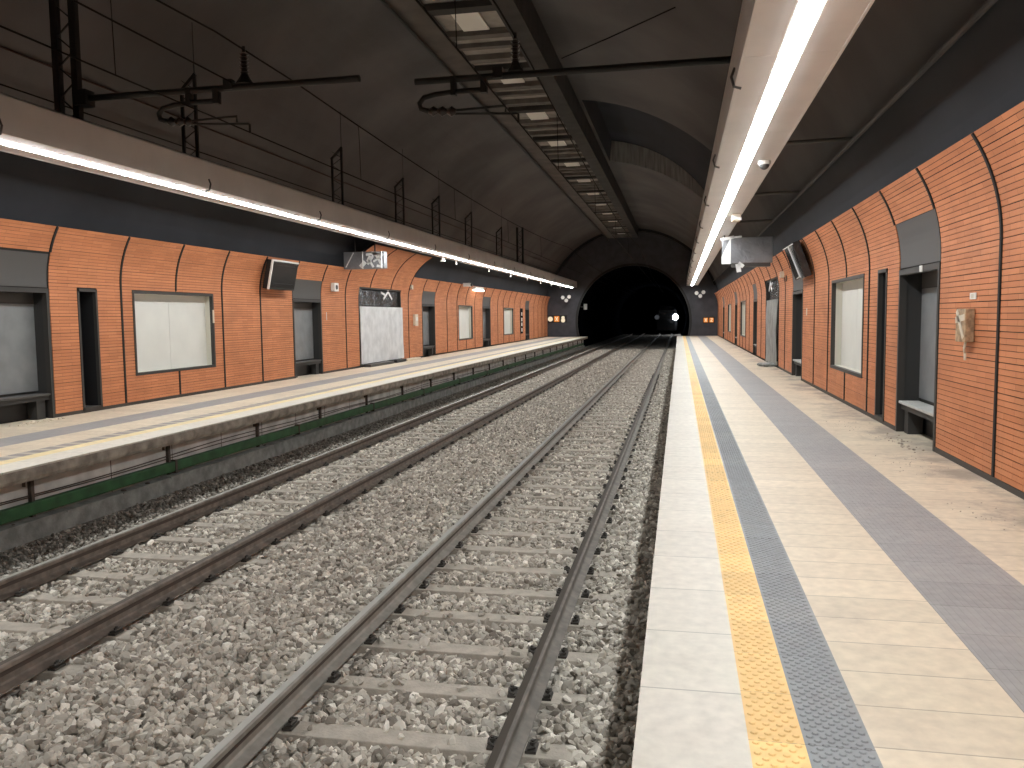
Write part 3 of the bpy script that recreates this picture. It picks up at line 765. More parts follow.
def wire(name, pts, r, m, label, cat='wire', group='overhead wires and cables', n=6):
    b = MB(); b.tube(pts, r, n); o = b.build(name, m); tag(o, label, cat, group); return o
YE = 130
for x, y, q in ((-5.43, 9.95, 'far track'), (-1.97, 10.26, 'near track')):
    wire('contact_wire', [(x, YN + .2, 3.94), (x, 60, 3.94), (x, YE, 3.94)], .009, M['wire'], 'thin lower contact wire hanging over the ' + q)
    sp = 32; pts = []
    for i in range(0, 31):
        yy = y - sp/2 + i * 4 - 0
        if yy < YN + .2: yy = YN + .2
        pts.append((x - .02, yy, 5.0))
    span = 32.0; pts = []
    yy = YN + .3
    while yy < YE:
        u = ((yy - y) / span) % 1.0; zz = 5.0 - .35 * 4 * u * (1 - u); pts.append((x - .02, yy, min(zz, 4.4) if yy > 60 else zz)); yy += 2.0
    k = wire('messenger_wire', pts, .011, M['wire'], 'upper messenger wire sagging between insulators over the ' + q)
    for i, yd in enumerate((7.4, 13.8, 20, 26.5, 33)):
        u = ((yd - y) / span) % 1.0; d = MB(); d.tube([(x, yd, 3.94), (x - .02, yd, 5.0 - .35*4*u*(1-u))], .005, 5); d.build('dropper', M['wire'], k)
wire('feeder_wire', [(-5.62, YN + .3, 4.56), (-5.62, 9.9, 4.56)], .010, M['wire'], 'wire ending at the clamp on the far track arm')
wire('wall_cable', [(-8.88, YN + .2, 5.2), (-8.88, 62, 5.2)], .016, M['redwire'], 'reddish cable running along the upper left vault', 'cable')
wire('wall_cable', [(-9.1, YN + .2, 4.78), (-9.1, 62, 4.78)], .012, M['wire'], 'thin dark cable low on the vault behind the far beam', 'cable')
wire('ceiling_pipe', [(-5.16, YN + .2, 7.12), (-5.16, 61.9, 7.12)], .036, M['steel'], 'dark pipe along the left edge of the ceiling duct', 'pipe', n=10)
wire('vault_conduit', [(2.40, YN + .2, 3.97), (2.40, 61.9, 3.97)], .035, M['vault'], 'conduit along the vault above the right-hand wall', 'pipe', n=10)
wire('diagonal_cable', [(-2.8, 20.3, 7.72), (-1.45, 17.7, 7.27), (-.1, 15.1, 6.85)], .012, M['wire'], 'loose cable slanting across the vault right of the duct', 'cable')
for y in (12.8, 18.0, 23.2):
    b = MB(); b.tube([(1.29, y, 4.0), (2.46, y, 4.02)], .03, 8); o = b.build('beam_brace', M['zinc'])
    tag(o, {12.8: 'nearest cross brace, level with the dome camera', 18.0: 'middle cross brace, beyond the dome camera', 23.2: 'farthest cross brace, above the wrapped hanging sign'}[y], 'brace', 'cross braces of the near light beam')

# ------------------------------------------------------------------ ceiling duct
t = empty('ceiling_duct', 'long slatted concrete duct under the crown of the vault', 'duct', (-3.5, 30, 6.5))
def DB(mb, x0, x1, y0, y1, z0, z1): mb.box(x0 + 3.5, x1 + 3.5, y0 - 30, y1 - 30, z0 - 6.5, z1 - 6.5)
b = MB(); DB(b, -5.22, -4.66, YN + .2, 61.5, 7.2, 7.62); b.build('side_beam', M['flank'], t)
b = MB(); DB(b, -3.36, -2.95, YN + .2, 61.5, 7.2, 7.88); b.build('side_beam', M['duct'], t)  # darker than the left beam: shade on this flank is in its colour
b = MB(); y = 15.55 - 3.87 * 5
plates = MB()
while y < 60:
    for a, c, z in ((-.34, -.06, 7.20), (1.16, 1.40, 7.20), (1.98, 2.16, 7.23), (2.74, 3.0, 7.2)):
        s_ = MB(); DB(s_, -4.66, -3.36, max(y + a, YN + .3), y + c, z, z + .3); s_.build('slat', M['duct'] if a < 0 else M['slat'], t)
    if y > YN + .3:
        p = MB(); DB(p, -4.28, -3.75, y + .0, y + 1.1, 7.27, 7.30); p.build('pale_plate', M['pale'], t)
    DB(plates, -4.66, -3.36, max(y - .34, YN + .3), y + 3.5, 7.32, 7.36)
    y += 3.87
plates.build('back_plate', M['duct_in'], t)

# ------------------------------------------------------------------ monitors and hanging signs
def frame_obj(name, label, cat, o, ax, ay, az, group=None):
    e = empty(name, label, cat, (0, 0, 0), group)
    e.matrix_world = Matrix(((ax[0], ay[0], az[0], o[0]), (ax[1], ay[1], az[1], o[1]), (ax[2], ay[2], az[2], o[2]), (0, 0, 0, 1)))
    return e
def monitor(side, yc, wrapped, label):
    """screen along the wall, its top edge tipped towards the tracks"""
    s = -1 if side == 'R' else 1
    tilt = math.radians(12 if side == 'L' else 20)
    up = Vector((s * math.sin(tilt), 0, math.cos(tilt))); ay = Vector((0, 1, 0)); n = Vector((s * math.cos(tilt), 0, -math.sin(tilt)))
    o = Vector((wx(side, .29), yc, 2.61 if side == 'L' else 2.66))
    # local axes: x = out of the screen, y along wall, z up (kept right-handed by flipping y on the right side)
    yl = up.cross(n)
    e = frame_obj('monitor', label, 'monitor', o, n, yl, up, 'platform monitors')
    W, H, T = (1.36, .70, .12) if side == 'L' else (1.4, .78, .12)
    b = MB(); b.box(-T, T*.3, -W/2, W/2, -H/2, H/2); b.build('housing', M['steel'] if not wrapped else M['blackfilm'], e, bevel=.012)
    b = MB(); b.box(T*.3, T*.3 + .006, -W/2 + .05, W/2 - .05, -H/2 + .05, H/2 - .05); b.build('screen', M['screen'], e)
    b = MB()
    if not wrapped:
        b.box(T*.3 - .03, T*.3 + .012, -W/2 - .012, -W/2 + .035, -H/2, H/2 + .02)
        b.box(T*.3 - .03, T*.3 + .012, -W/2, W/2, H/2 - .02, H/2 + .02)
        b.build('edge_trim', M['white'], e)
        b = MB(); b.box(T*.3 + .006, T*.3 + .012, -.5, .5, .24, .25); b.box(T*.3 + .006, T*.3 + .012, -.5, .5, -.20, -.19); b.build('screen_bar', M['steel'], e)
    else:
        for (a, c), (p, q) in (((-.72, .36), (.72, .36)), ((.1, .36), (.25, -.36)), ((-.3, -.36), (.25, -.33))):
            b.bar((T*.3 + .012, a, c), (T*.3 + .012, p, q), .04, .012)
        b.build('white_tape', M['whitetape'], e)
    b = MB(); b.box(-T - .06, -T, -.12, .12, -.18, -.06); b.build('wall_arm', M['steel'], e)
monitor('L', 18.95, False, 'bare dark monitor tipped out from the far wall')
monitor('R', 19.0, True, 'monitor wrapped in black plastic and white tape on the near wall')

def hung_sign(side, y, x0, x1, z0, z1, label):
    e = empty('hanging_sign', label, 'sign', ((x0 + x1) / 2, y, z0), 'plastic wrapped hanging signs')
    w = (x1 - x0) / 2; h = z1 - z0
    b = MB(); b.box(-w, w, -.14, .14, 0, h); b.build('wrapped_case', M['wrap'], e, bevel=.015)
    b = MB()
    if side == 'L':
        for p, q, k in (((-.02, h), (-.02, 0), .09), ((.12, .12), (.35, h - .05), .06), ((.35, h - .05), (.55, .1), .06), ((.25, h - .03), (w - .03, h - .12), .07), ((w - .06, h), (w - .06, 0), .1), ((.15, .28), (.3, .04), .06), ((-.1, .05), (.05, .2), .12), ((.45, .3), (.58, .42), .09), ((.08, .40), (.5, .44), .07), ((.2, .36), (.12, .2), .08), ((.4, .08), (.56, .05), .07), ((-.3, .47), (-.55, .05), .03), ((.3, .2), (.48, .3), .05)):
            b.bar((p[0], -.145, p[1]), (q[0], -.145, q[1]), .012 if False else k, .012) if False else b.bar((p[0], -.146, p[1]), (q[0], -.146, q[1]), .012, k)
    else:
        b.solid([(-w - .02, -.15, -.02), (-w + .22, -.15, -.02), (-w + .22, -.15, h + .02), (-w - .02, -.15, .18), (-w - .02, -.142, -.02), (-w + .22, -.142, -.02), (-w + .22, -.142, h + .02), (-w - .02, -.142, .18)], [(0, 1, 2, 3), (7, 6, 5, 4), (0, 3, 7, 4), (1, 5, 6, 2), (0, 4, 5, 1), (3, 2, 6, 7)])
        b.bar((-w - .05, -.15, h - .05), (-w + .3, -.15, h + .01), .012, .08)
        b.bar((-w + .25, -.15, h + .0), (-w + .5, -.15, h + .02), .012, .05)
        b.bar((-w + .40, -.15, -.02), (-w + .44, -.15, -.24), .012, .12)
        b.bar((-w + .42, -.15, 0), (-w + .55, -.15, -.1), .012, .1)
    b.build('white_tape', M['whitetape'], e)
    b = MB()
    for x in ((-.3, .3) if side == 'L' else (-w + .06,)): b.tube([(x, 0, h), (x, 0, (4.12 if side == 'L' else 3.66) - z0)], .02, 8)
    b.build('hanger_rod', M['steel'], e)
    if side == 'R':
        b = MB(); b.box(-w + .25, w - .05, -.10, .14, -.10, 0); b.build('lower_tray', M['zinc'], e)
hung_sign('L', 23.0, -9.60, -8.36, 2.98, 3.47, 'wrapped hanging sign streaked with white tape, far platform')
hung_sign('R', 23.2, 1.12, 2.42, 2.90, 3.58, 'grey wrapped hanging sign with a white flap, near platform')

# ------------------------------------------------------------------ small wall fittings
def fitting(name, side, y, z, w, h, d, m, label, cat, mm=None):
    dd = prof(z)[0] if z > ZK else 0
    e = empty(name, label, cat, (wx(side, dd + .004), y, z))
    s = -1 if side == 'R' else 1
    b = MB(); b.box(0, s * d, -w/2, w/2, -h/2, h/2); b.build('case', m, e, bevel=.008)
    return e, s
e, s = fitting('wall_sounder', 'L', 22.55, 2.45, .30, .24, .12, M['white'], 'small white sounder box above the panel right of the second far alcove', 'sounder')
b = MB(); b.tube([(.12, 0, 0), (.135, 0, 0)], [.07, .06], 12); b.build('grille', M['zinc'], e)
e, s = fitting('help_point', 'L', 30.1, 1.46, .34, .44, .1, M['cream'], 'cream help point box right of the white sheeted doorway', 'help point')
b = MB(); b.box(.1, .106, -.1, .1, -.02, .12); b.build('button_plate', M['white'], e)
e, s = fitting('wall_tag', 'L', 21.95 + .15, 1.62, .03, .22, .012, M['white'], 'thin white strip stuck on the far wall beside the second alcove', 'tag')
e, s = fitting('smoke_detector', 'L', 29.5, 2.68, .16, .16, .08, M['cream'], 'tiny cream detector at the corner of the raised portal', 'detector')
e, s = fitting('wall_lamp', 'L', 39.35, 2.94, 1.7, .13, .16, M['white'], 'lit white lamp above the second far poster case', 'lamp')
b = MB(); b.box(.02, .17, -.83, .83, -.13, -.055); b.build('tube_cover', M['wlamp'], e)
e, s = fitting('wall_camera', 'L', 36.7, 3.02, .22, .16, .34, M['white'], 'white camera on the wall top left of the lit lamp', 'camera')
b = MB(); b.tube([(.34, 0, 0), (.42, 0, -.02)], .07, 12); b.build('lens', M['zinc'], e)
e, s = fitting('wall_tag', 'R', 8.66, 1.68, .17, .062, .008, M['white'], 'white paper label above the wrapped box on the near wall', 'label')
b = MB(); b.box(-.008, -.0095, -.03, .05, -.02, .02); b.build('print', M['reveal'], e)
e, s = fitting('wrapped_box', 'R', 8.74, 1.40, .28, .32, .085, M['brownpaper'], 'small paper and tape wrapped box fixed to the near wall', 'box')
b = MB(); b.bar((-.088, -.1, -.12), (-.088, .1, .14), .006, .05); b.bar((-.088, -.12, .08), (-.088, .13, .05), .006, .06); b.build('tape', M['cream'], e)
b = MB(); b.tube([(-.05, -.06, -.16), (-.07, -.09, -.22), (-.05, -.05, -.27), (-.06, -.09, -.33)], .012, 6); b.build('tape_tail', M['cream'], e)
e, s = fitting('wall_tag', 'R', 10.42, 2.035, .10, .075, .016, M['white'], 'small white label on the head frame of the nearest alcove', 'label')
e, s = fitting('wall_tag', 'R', 19.2, 1.57, .09, .16, .012, M['cream'], 'cream sticker on the cladding below the wrapped monitor', 'label')
e, s = fitting('smoke_detector', 'R', 23.0, 2.57, .16, .16, .1, M['cream'], 'tiny cream detector between wrapped monitor and sheeted doorway', 'detector')
e, s = fitting('wall_tag', 'R', 22.6, 2.45, .10, .16, .03, M['rust'], 'small brown tag beside the tiny detector on the near wall', 'tag')
e, s = fitting('notice_strip', 'L', 51.8, 1.28, .75, 1.6, .03, M['screen'], 'black notice strip with pale blots left of the last far alcove', 'notice')
b = MB()
for z in (.45, .1, -.2, -.55): b.box(.03, .033, -.14, .16, z - .12, z + .1)
b.build('pale_patch', M['white'], e)
e, s = fitting('case_tag', 'L', 16.245, 1.62, .05, .28, .02, M['cream'], 'small cream strip on the right frame of the large far case', 'tag')

# end-wall sign boards and loudspeakers
def letters_x(mb, x, z, h):
    mb.bar((x - h*.3, -.045, z - h/2), (x + h*.3, -.045, z + h/2), .012, h*.22); mb.bar((x + h*.3, -.047, z - h/2), (x - h*.3, -.047, z + h/2), .012, h*.22)
e = empty('sign_board', 'small orange lit sign board on the end wall of the near platform', 'sign', (2.1, 62.48, 1.15), 'end wall sign boards')
b = MB(); b.box(-.42, .42, -.03, 0, -.22, .22); b.build('back_plate', M['steel'], e)
b = MB(); b.box(-.36, -.04, -.04, -.03, -.17, .17); b.build('sign_face', M['orange_sign'], e)
b = MB(); b.box(.06, .36, -.04, -.03, -.17, .17); b.build('sign_face', M['orange_sign'], e)
b = MB(); letters_x(b, -.2, 0, .24); b.bar((.13, -.045, .10), (.29, -.045, .10), .012, .05); b.bar((.29, -.045, .1), (.14, -.045, -.1), .012, .05); b.bar((.13, -.045, -.10), (.3, -.045, -.10), .012, .05); b.build('character', M['sign_white'], e)
e = empty('sign_board', 'orange and white lit sign board on the end wall of the far platform', 'sign', (-9.1, 62.48, 1.35), 'end wall sign boards')
b = MB(); b.box(-.75, .75, -.03, 0, -.27, .27); b.build('back_plate', M['steel'], e)
b = MB(); b.box(-.24, .16, -.04, -.03, -.22, .22); b.build('sign_face', M['orange_sign'], e)
b = MB(); letters_x(b, -.04, 0, .3); b.build('character', M['sign_white'], e)
b = MB(); b.tube([(-.52, -.03, 0), (-.52, -.05, 0)], .19, 14); b.build('sign_face', M['sign_white'], e)
b = MB(); b.tube([(.45, -.03, .09), (.45, -.05, .09)], .13, 14); b.tube([(.45, -.03, -.11), (.45, -.05, -.11)], .16, 14); b.build('sign_face', M['sign_white'], e)
for x, z, l in ((1.5, 3.12, 'white loudspeaker pair at the right of the tunnel mouth'), (-8.3, 2.95, 'white camera cluster at the left of the tunnel mouth')):
    e = empty('loudspeaker', l, 'loudspeaker', (x, 62.48, z))
    b = MB(); b.bar((0, 0, 0), (0, -.5, 0), .06); b.build('arm', M['zinc'], e)
    for dx, dz in ((-.28, 0), (.2, .05), (-.02, -.22)):
        b = MB(); b.tube([(dx, -.35, dz), (dx, -.5, dz), (dx, -.6, dz)], [.06, .08, .14], 12); b.build('horn', M['white'], e)
    b = MB(); b.bar((-.3, -.4, 0), (.22, -.4, .04), .03); b.bar((-.02, -.4, 0), (-.02, -.4, -.22), .03); b.build('cross_bar', M['zinc'], e)
e = empty('signal_box', 'small white box just inside the tunnel mouth on the left', 'box', (-7.05, 63.2, 2.25))
b = MB(); b.box(-.1, .15, -.12, .12, -.22, .22); b.build('case', M['white'], e, bevel=.03)
b = MB(); b.box(-.35, -.1, -.03, .03, -.05, .05); b.build('arm', M['zinc'], e)

# ------------------------------------------------------------------ far platform side: trunking, trough, cables, posts
b = MB(); b.box(-7.10, -7.02, YN + .1, 62, -.602, -.458)
o = b.build('green_trunking', M['green'], bevel=.012); tag(o, 'green trunking running along the far platform side', 'trunking')
y = 6.55
while y < 40:
    k = MB(); k.box(-7.10, -7.012, y, y + .05, -.63, -.44); k.build('collar', M['rust'], o); y += 3.9
b = MB(); b.box(-7.10, -6.94, YN + .1, 62, -1.1, -.66)
o = b.build('cable_trough', M['trough']); tag(o, 'grey concrete cable trough at the foot of the far platform side', 'trough')
y = YN + .2; i = 0
while y < 62:
    k = MB(); k.box(-7.10, -6.925, y + .006, min(y + .99, 62), -.66, -.64 + (.008 if i % 3 == 0 else 0)); 
    if i < 60: k.build('lid', M['trough'], o)
    y += 1.0; i += 1
k = MB(); rr = random.Random(3)
for i in range(46):
    yy = 5.5 + i * .62 + rr.uniform(-.2, .2)
    if rr.random() < .6: k.ball((rr.uniform(-7.06, -6.97), yy, -.637), rr.uniform(.02, .05), 7, 4, .55)
q = k.build('loose_stones', M['rust'], None); tag(q, 'dark grit and clods lying on the cable trough', 'grit', kind='stuff')
for zz, l in ((-.37, 'thin cable sagging above the green trunking'), (-.41, 'second thin cable just over the green trunking')):
    pts = [(-7.085, y, zz + .012 * math.sin(y * 1.2) + (.02 if zz > -.39 else 0) * math.sin(y * .6)) for y in np.arange(YN + .2, 60, .5)]
    wire('side_cable', pts, .007, M['rust'], l, 'cable', 'cables on the platform side')
PG = 'rusty posts under the far platform lip'
y = 7.85; i = 0; proto = None
while y < 61:
    if proto is None:
        proto = empty('support_post', 'rusty support post under the lip of the far platform', 'post', (-7.065, y, -.175), PG)
        k = MB(); k.box(-.034, .012, -.024, .024, -.46, 0); k.build('upright', M['rust'], proto)
        k = MB(); k.box(-.034, .0, -.10, -.085, -.10, 0); k.build('stub', M['rust'], proto)
    else: dup(proto, (-7.065, y, -.175), 'rusty support post under the lip of the far platform')
    y += 2.53

# ------------------------------------------------------------------ track
HW = .036
def rail_profile(x):
    h = ZR; f = ZS + .006
    half = [(.0, h), (.026, h - .001), (.035, h - .008), (.036, h - .036), (.010, h - .050), (.0085, h - .125), (.018, h - .138), (.075, h - .158), (.075, f)]
    return [(x + a, z) for a, z in half] + [(x - a, z) for a, z in reversed(half[1:])]
RL = ['rusty rail of the near track beside the platform edge', 'grey bright topped rail of the near track, toward the middle', 'brown rail of the far track, toward the middle', 'brown rail of the far track beside the far platform']
for x, l, mm, tp in zip(RAILS, RL, ('raildark', 'railgrey', 'railrust', 'railrust'), ('railtop', 'railshine', 'railtop', 'railshine')):
    t = empty('rail', l, 'rail', (x, 0, ZS), 'running rails')
    b = MB(); b.prism([(a - x, z - ZS) for a, z in rail_profile(x)], YN + .1, 170); b.build('rail_section', M[mm], t)
    b = MB(); b.box(-.0125, .0125, YN + .1, 170, ZR - ZS - .082, ZR - ZS - .046); b.build('web_shade_strip', M['rust'], t)  # dark strip stands in for the shade under the rail head
    b = MB(); b.box(-.033 if tp == 'railtop' else -.026, .012 if tp == 'railtop' else .022, YN + .1, 170, ZR - ZS + .0003, ZR - ZS + .0015); b.build('running_band', M[tp], t)

# sleepers: one with its fastenings, then copies
SG = {1: 'sleepers of the near track', 2: 'sleepers of the far track'}
def make_sleeper(x, y, g, level=2):
    t = empty('sleeper', 'pale concrete sleeper bedded in ballast under the two rails of the %s track' % ('near' if g == 1 else 'far'), 'sleeper', (x, y, ZS), SG[g])
    b = MB()
    L_, w0, w1 = 1.13, .115, .085
    vs = []
    for zz, w in ((-.16, w0), (0, w1)):
        for xx in (-L_, L_): vs += [(xx * (1 if zz < 0 else .992), -w, zz), (xx * (1 if zz < 0 else .992), w, zz)]
    b.solid(vs, [(0, 1, 3, 2), (4, 6, 7, 5), (0, 2, 6, 4), (1, 5, 7, 3), (0, 4, 5, 1), (2, 3, 7, 6)])
    b.build('concrete_body', M['sleeper'], t, bevel=.006)
    for rx in (-.7525, .7525):
        for s in (-1, 1):
            if level == 0: continue
            c = MB(); x0 = rx + s * .085
            c.box(x0 - .004, x0 + s * .06, -.055, .055, .0, .016)
            c.tube([(x0 + s*.01, -.045, .024), (x0 + s*.05, -.04, .036), (x0 + s*.055, 0, .04), (x0 + s*.05, .04, .036), (x0 + s*.01, .045, .024)], .009, 6)
            k = c.build('rail_clip', M['clip'], t)
            if level == 2:
                c = MB(); c.tube([(x0 + s*.035, 0, .023), (x0 + s*.035, 0, .06)], .012, 6); c.tube([(x0 + s*.035, 0, .034), (x0 + s*.035, 0, .05)], .021, 6); c.build('bolt', M['clip'], k)
    return t
SLY = {1: [], 2: []}
for g, x, y0 in ((1, T1, 4.53), (2, T2, 6.37)):
    y = y0 - .67 * 2; protos = {}
    while y < 62.3:
        SLY[g].append(y); lv = 2 if y < 14 else 1 if y < 36 else 0
        if lv not in protos: protos[lv] = make_sleeper(x, y, g, lv)
        else:
            dup(protos[lv], (x + rnd.uniform(-.015, .015), y + rnd.uniform(-.012, .012), ZS + rnd.uniform(-.003, .003)), rz=rnd.uniform(-.006, .006))
        y += .67

# ballast bed and stones
def zb(x):
    pts = [(-7.3, -.82), (-6.94, -.825), (-6.6, -.91), (-6.1, -.965), (-5.8, -.992), (-4.7, -.992), (-4.4, -.985), (-4.05, -.97), (-3.5, -.94), (-2.95, -.97), (-2.55, -.985), (-2.2, -.992), (-1.2, -.992), (-.8, -.975), (-.45, -.965), (.2, -.97)]
    return np.interp(x, [p[0] for p in pts], [p[1] for p in pts])
b = MB(); xs = [-7.3, -6.94, -6.8, -6.6, -6.1, -5.8, -5.3, -4.7, -4.4, -4.05, -3.5, -2.95, -2.55, -2.2, -1.7, -1.2, -.8, -.45, -.2, .2]
for y0, y1 in ((YN, 8), (8, 20), (20, 40), (40, 62.5), (62.5, 120), (120, 205)):
    for a, c in zip(xs, xs[1:]):
        dz = -.03 if y1 <= 20 else -.015
        b.face([(a, y0, float(zb(a)) + dz), (c, y0, float(zb(c)) + dz), (c, y1, float(zb(c)) + dz), (a, y1, float(zb(a)) + dz)])
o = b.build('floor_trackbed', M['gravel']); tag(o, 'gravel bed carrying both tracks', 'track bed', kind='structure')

def ballast():
    R = np.random.default_rng(11)
    # camera model for culling to what the picture (with a wide margin) can show
    f = 826.98; Rm = np.array([[.98018735, .19772927, -.01165756], [.00454433, -.08128872, -.99668024], [-.19802049, .97688038, -.08057672]])
    def seen(P, m=170):
        q = (P - np.array([0, 0, 1.53])) @ Rm.T; z = np.maximum(q[:, 2], .1)
        u = 512 + f * q[:, 0] / z; v = 384 + f * q[:, 1] / z
        return (q[:, 2] > .5) & (u > -m) & (u < 1024 + m) & (v < 768 + m)
    # base shapes
    ph = (1 + 5 ** .5) / 2
    ico = np.array([(-1, ph, 0), (1, ph, 0), (-1, -ph, 0), (1, -ph, 0), (0, -1, ph), (0, 1, ph), (0, -1, -ph), (0, 1, -ph), (ph, 0, -1), (ph, 0, 1), (-ph, 0, -1), (-ph, 0, 1)], float); ico /= np.linalg.norm(ico[0])
    icof = np.array([(0,11,5),(0,5,1),(0,1,7),(0,7,10),(0,10,11),(1,5,9),(5,11,4),(11,10,2),(10,7,6),(7,1,8),(3,9,4),(3,4,2),(3,2,6),(3,6,8),(3,8,9),(4,9,5),(2,4,11),(6,2,10),(8,6,7),(9,8,1)])
    octv = np.array([(1,0,0),(-1,0,0),(0,1,0),(0,-1,0),(0,0,1),(0,0,-1)], float)
    octf = np.array([(0,2,4),(2,1,4),(1,3,4),(3,0,4),(2,0,5),(1,2,5),(3,1,5),(0,3,5)])
    V = []; F = []; nv = 0
    for y0, y1, dens, r0, r1, bv, bf in ((2.4, 6.5, 1050, .020, .041, ico, icof), (6.5, 10, 900, .021, .041, ico, icof), (10, 16, 700, .023, .041, ico, icof), (16, 28, 480, .026, .042, octv, octf), (28, 62, 160, .034, .05, octv, octf)):
        n = int((y1 - y0) * 7.0 * dens)
        x = R.uniform(-6.85, -.19, n); y = R.uniform(y0, y1, n)
        z = zb(x) + R.uniform(-.028, .016, n)
        keep = np.ones(n, bool)
        for rx in RAILS: keep &= np.abs(x - rx) > .116
        for g, c in ((1, T1), (2, T2)):
            k0 = SLY[g][0]; d = np.abs((y - k0 + .335) % .67 - .335)
            on = (d < .115) & (np.abs(x - c) < 1.14)
            stray = R.random(n) < .035
            cover = (np.abs(x - c) > 1.0) & (R.random(n) < np.where(x > -1.2, .03, .08))
            keep &= ~(on & ~stray & ~cover)
            lift = on & (stray | cover); z = np.where(lift, ZS + .008, z)
        P = np.stack([x, y, z], 1); keep &= seen(P)
        P = P[keep]; n = len(P)
        r = R.uniform(r0, r1, n) * np.where(R.random(n) < .12, 1.25, 1)
        dark = P[:, 0] < -6.25; r = np.where(dark, r * .75, r)
        sc = np.stack([r * R.uniform(.8, 1.45, n), r * R.uniform(.7, 1.1, n), r * R.uniform(.45, .85, n)], 1)
        q = R.normal(size=(n, 4)); q[:, 1:3] *= .55; q /= np.linalg.norm(q, axis=1)[:, None]
        w, a, b_, c = q.T
        Rt = np.stack([np.stack([1-2*(b_*b_+c*c), 2*(a*b_-c*w), 2*(a*c+b_*w)], 1), np.stack([2*(a*b_+c*w), 1-2*(a*a+c*c), 2*(b_*c-a*w)], 1), np.stack([2*(a*c-b_*w), 2*(b_*c+a*w), 1-2*(a*a+b_*b_)], 1)], 1)
        m = len(bv)
        loc = bv[None] * sc[:, None, :] * R.uniform(.62, 1.28, (n, m, 1))
        loc = np.einsum('nij,nmj->nmi', Rt, loc) + P[:, None, :]
        V.append(loc.reshape(-1, 3)); F.append((bf[None] + (nv + np.arange(n) * m)[:, None, None]).reshape(-1, 3)); nv += n * m
    V = np.concatenate(V).astype(np.float32); F = np.concatenate(F).astype(np.int32)
    me = bpy.data.meshes.new('ballast')
    me.vertices.add(len(V)); me.vertices.foreach_set('co', V.ravel())
    me.loops.add(F.size); me.loops.foreach_set('vertex_index', F.ravel())
    me.polygons.add(len(F)); me.polygons.foreach_set('loop_start', np.arange(0, F.size, 3, dtype=np.int32))
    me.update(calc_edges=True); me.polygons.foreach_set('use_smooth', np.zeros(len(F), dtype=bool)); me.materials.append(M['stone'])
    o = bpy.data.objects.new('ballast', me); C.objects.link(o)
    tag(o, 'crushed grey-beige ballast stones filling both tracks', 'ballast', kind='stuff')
ballast()

# crumbs of rubble along the foot of the walls
def rubble(x0, x1, y0, y1, n, r0, r1, label, seed, m):
    R = random.Random(seed); b = MB()
    for _ in range(n):
        r = R.uniform(r0, r1) * R.choice((1, 1, .6))
        b.ball((R.triangular(x0, x1), R.triangular(y0, y1), r * .3), r, 6, 4, .55)
    o = b.build('rubble', m); tag(o, label, 'rubble', kind='stuff'); return o
rubble(2.35, 2.75, 9.6, 11.3, 45, .006, .02, 'crumbs of rubble before the nearest alcove on the near platform', 1, M['dirt'])
rubble(2.0, 2.7, 8.0, 9.6, 60, .003, .007, 'fine grit scattered left of the wrapped box on the near platform', 2, M['lip'])
rubble(2.0, 2.6, 6.2, 7.3, 25, .003, .008, 'dark grit on the tiles at the right margin', 4, M['lip'])
rubble(1.95, 2.7, 10.8, 12.6, 50, .003, .008, 'fine grit in front of the tall dark slot on the near platform', 5, M['lip'])
rubble(-9.8, -9.55, 10.4, 11.5, 50, .012, .035, 'pale crumbs before the smeared glass alcove', 3, M['cream'])
t = empty('folded_sheet', 'crumpled end of plastic lying before the near doorway', 'plastic sheet', (2.55, 25.4, 0))
b = MB()
for i in range(9): b.ball((rnd.uniform(-.18, .15), rnd.uniform(-.5, .7), .05), rnd.uniform(.08, .14), 8, 5, .5)
b.build('crumple', M['greysheet'], t, smooth=True)
for (y0, y1, z1, mm, l) in ((27.2, 28.2, .10, 'steel', 'black strip standing in for the dark gap under the far white sheet'), (28.3, 29.9, .07, 'cream', 'pale plank lying right of the far white sheet'), (24.7, 26.9, .09, 'zinc', 'grey plank lying left under the far white sheet')):  # the black one is the dark gap under the sheet, built as a strip
    b = MB(); b.box(-9.78, -9.55, y0, y1, 0, z1); o = b.build('plank', M[mm], bevel=.01); tag(o, l, 'plank', 'planks and dark gap strip under the white sheet')  # the black one is no plank but a strip for the dark gap

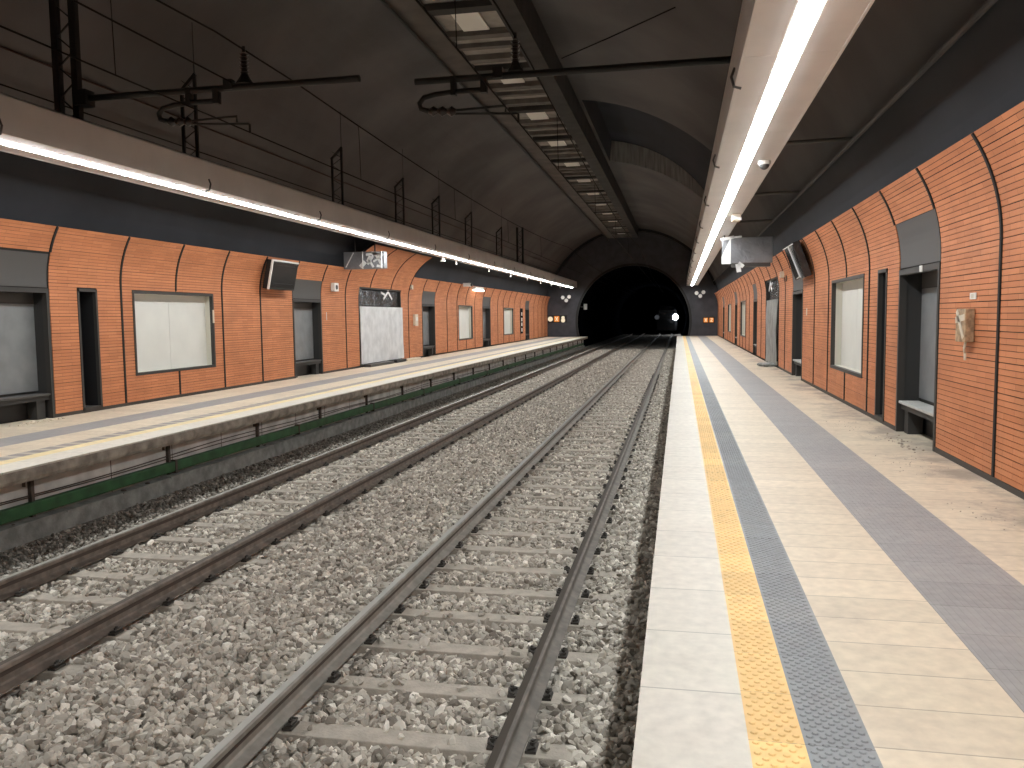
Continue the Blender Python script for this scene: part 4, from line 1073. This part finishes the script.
# ------------------------------------------------------------------ approaching train, far inside the tunnel
t = empty('train', 'distant dark train with bright headlamp inside the tunnel', 'train', (T1, 110, ZR))
b = MB(); w = 1.38
pr = [(-w, .35), (-w, 2.6), (-w + .15, 3.2), (-w + .55, 3.6), (w - .55, 3.6), (w - .15, 3.2), (w, 2.6), (w, .35)]
b.prism(pr, 0.3, 30); k = .82
b.solid([(x * k, -.25, z * .96 + .05) for x, z in pr] + [(x, .3, z) for x, z in pr], [tuple(range(8))[::-1]] + [(i, (i+1) % 8, 8 + (i+1) % 8, 8 + i) for i in range(8)])
b.build('car_body', M['train'], t)
b = MB(); b.box(-.95, .95, -.27, -.2, 1.9, 3.0); b.build('windscreen', M['traing'], t)
b = MB(); b.tube([(1.18, -.34, 2.08), (1.18, .1, 2.08)], .36, 16); b.build('headlamp', M['headlamp'], t)
b = MB(); b.tube([(-1.18, -.34, 2.08), (-1.18, .1, 2.08)], .30, 16); b.build('headlamp', M['headlamp2'], t)
b = MB(); b.box(-.3, .3, -.6, .2, .45, .75); b.build('coupler', M['steel'], t)
for yy in (3, 18):
    for xx in (-.75, .75):
        b = MB(); b.tube([(xx - .06, yy, .42), (xx + .06, yy, .42)], .42, 16); b.build('wheel', M['steel'], t)

# ------------------------------------------------------------------ camera, world, look
cd = bpy.data.cameras.new('camera'); cam = bpy.data.objects.new('camera', cd); C.objects.link(cam)
r_ = Vector((.98018735, .19772927, -.01165756)); dn = Vector((.00454433, -.08128872, -.99668024)); fw = Vector((-.19802049, .97688038, -.08057672))
up = -dn
cam.matrix_world = Matrix(((r_.x, up.x, -fw.x, 0), (r_.y, up.y, -fw.y, 0), (r_.z, up.z, -fw.z, 1.53), (0, 0, 0, 1)))
cd.sensor_width = 36; cd.lens = 826.98 * 36 / 1024; cd.clip_end = 400; cd.clip_start = .05
S.camera = cam
w = bpy.data.worlds.new('dark'); S.world = w; w.use_nodes = True
w.node_tree.nodes['Background'].inputs[0].default_value = (0, 0, 0, 1); w.node_tree.nodes['Background'].inputs[1].default_value = 0
S.view_settings.view_transform = 'Standard'; S.view_settings.look = 'None'; S.view_settings.gamma = 1; S.view_settings.exposure = 1.4
S.view_settings.use_curve_mapping = False
S.cycles.use_denoising = True
S.cycles.max_bounces = 8; S.cycles.diffuse_bounces = 5; S.cycles.glossy_bounces = 3
S.cycles.sample_clamp_indirect = 6
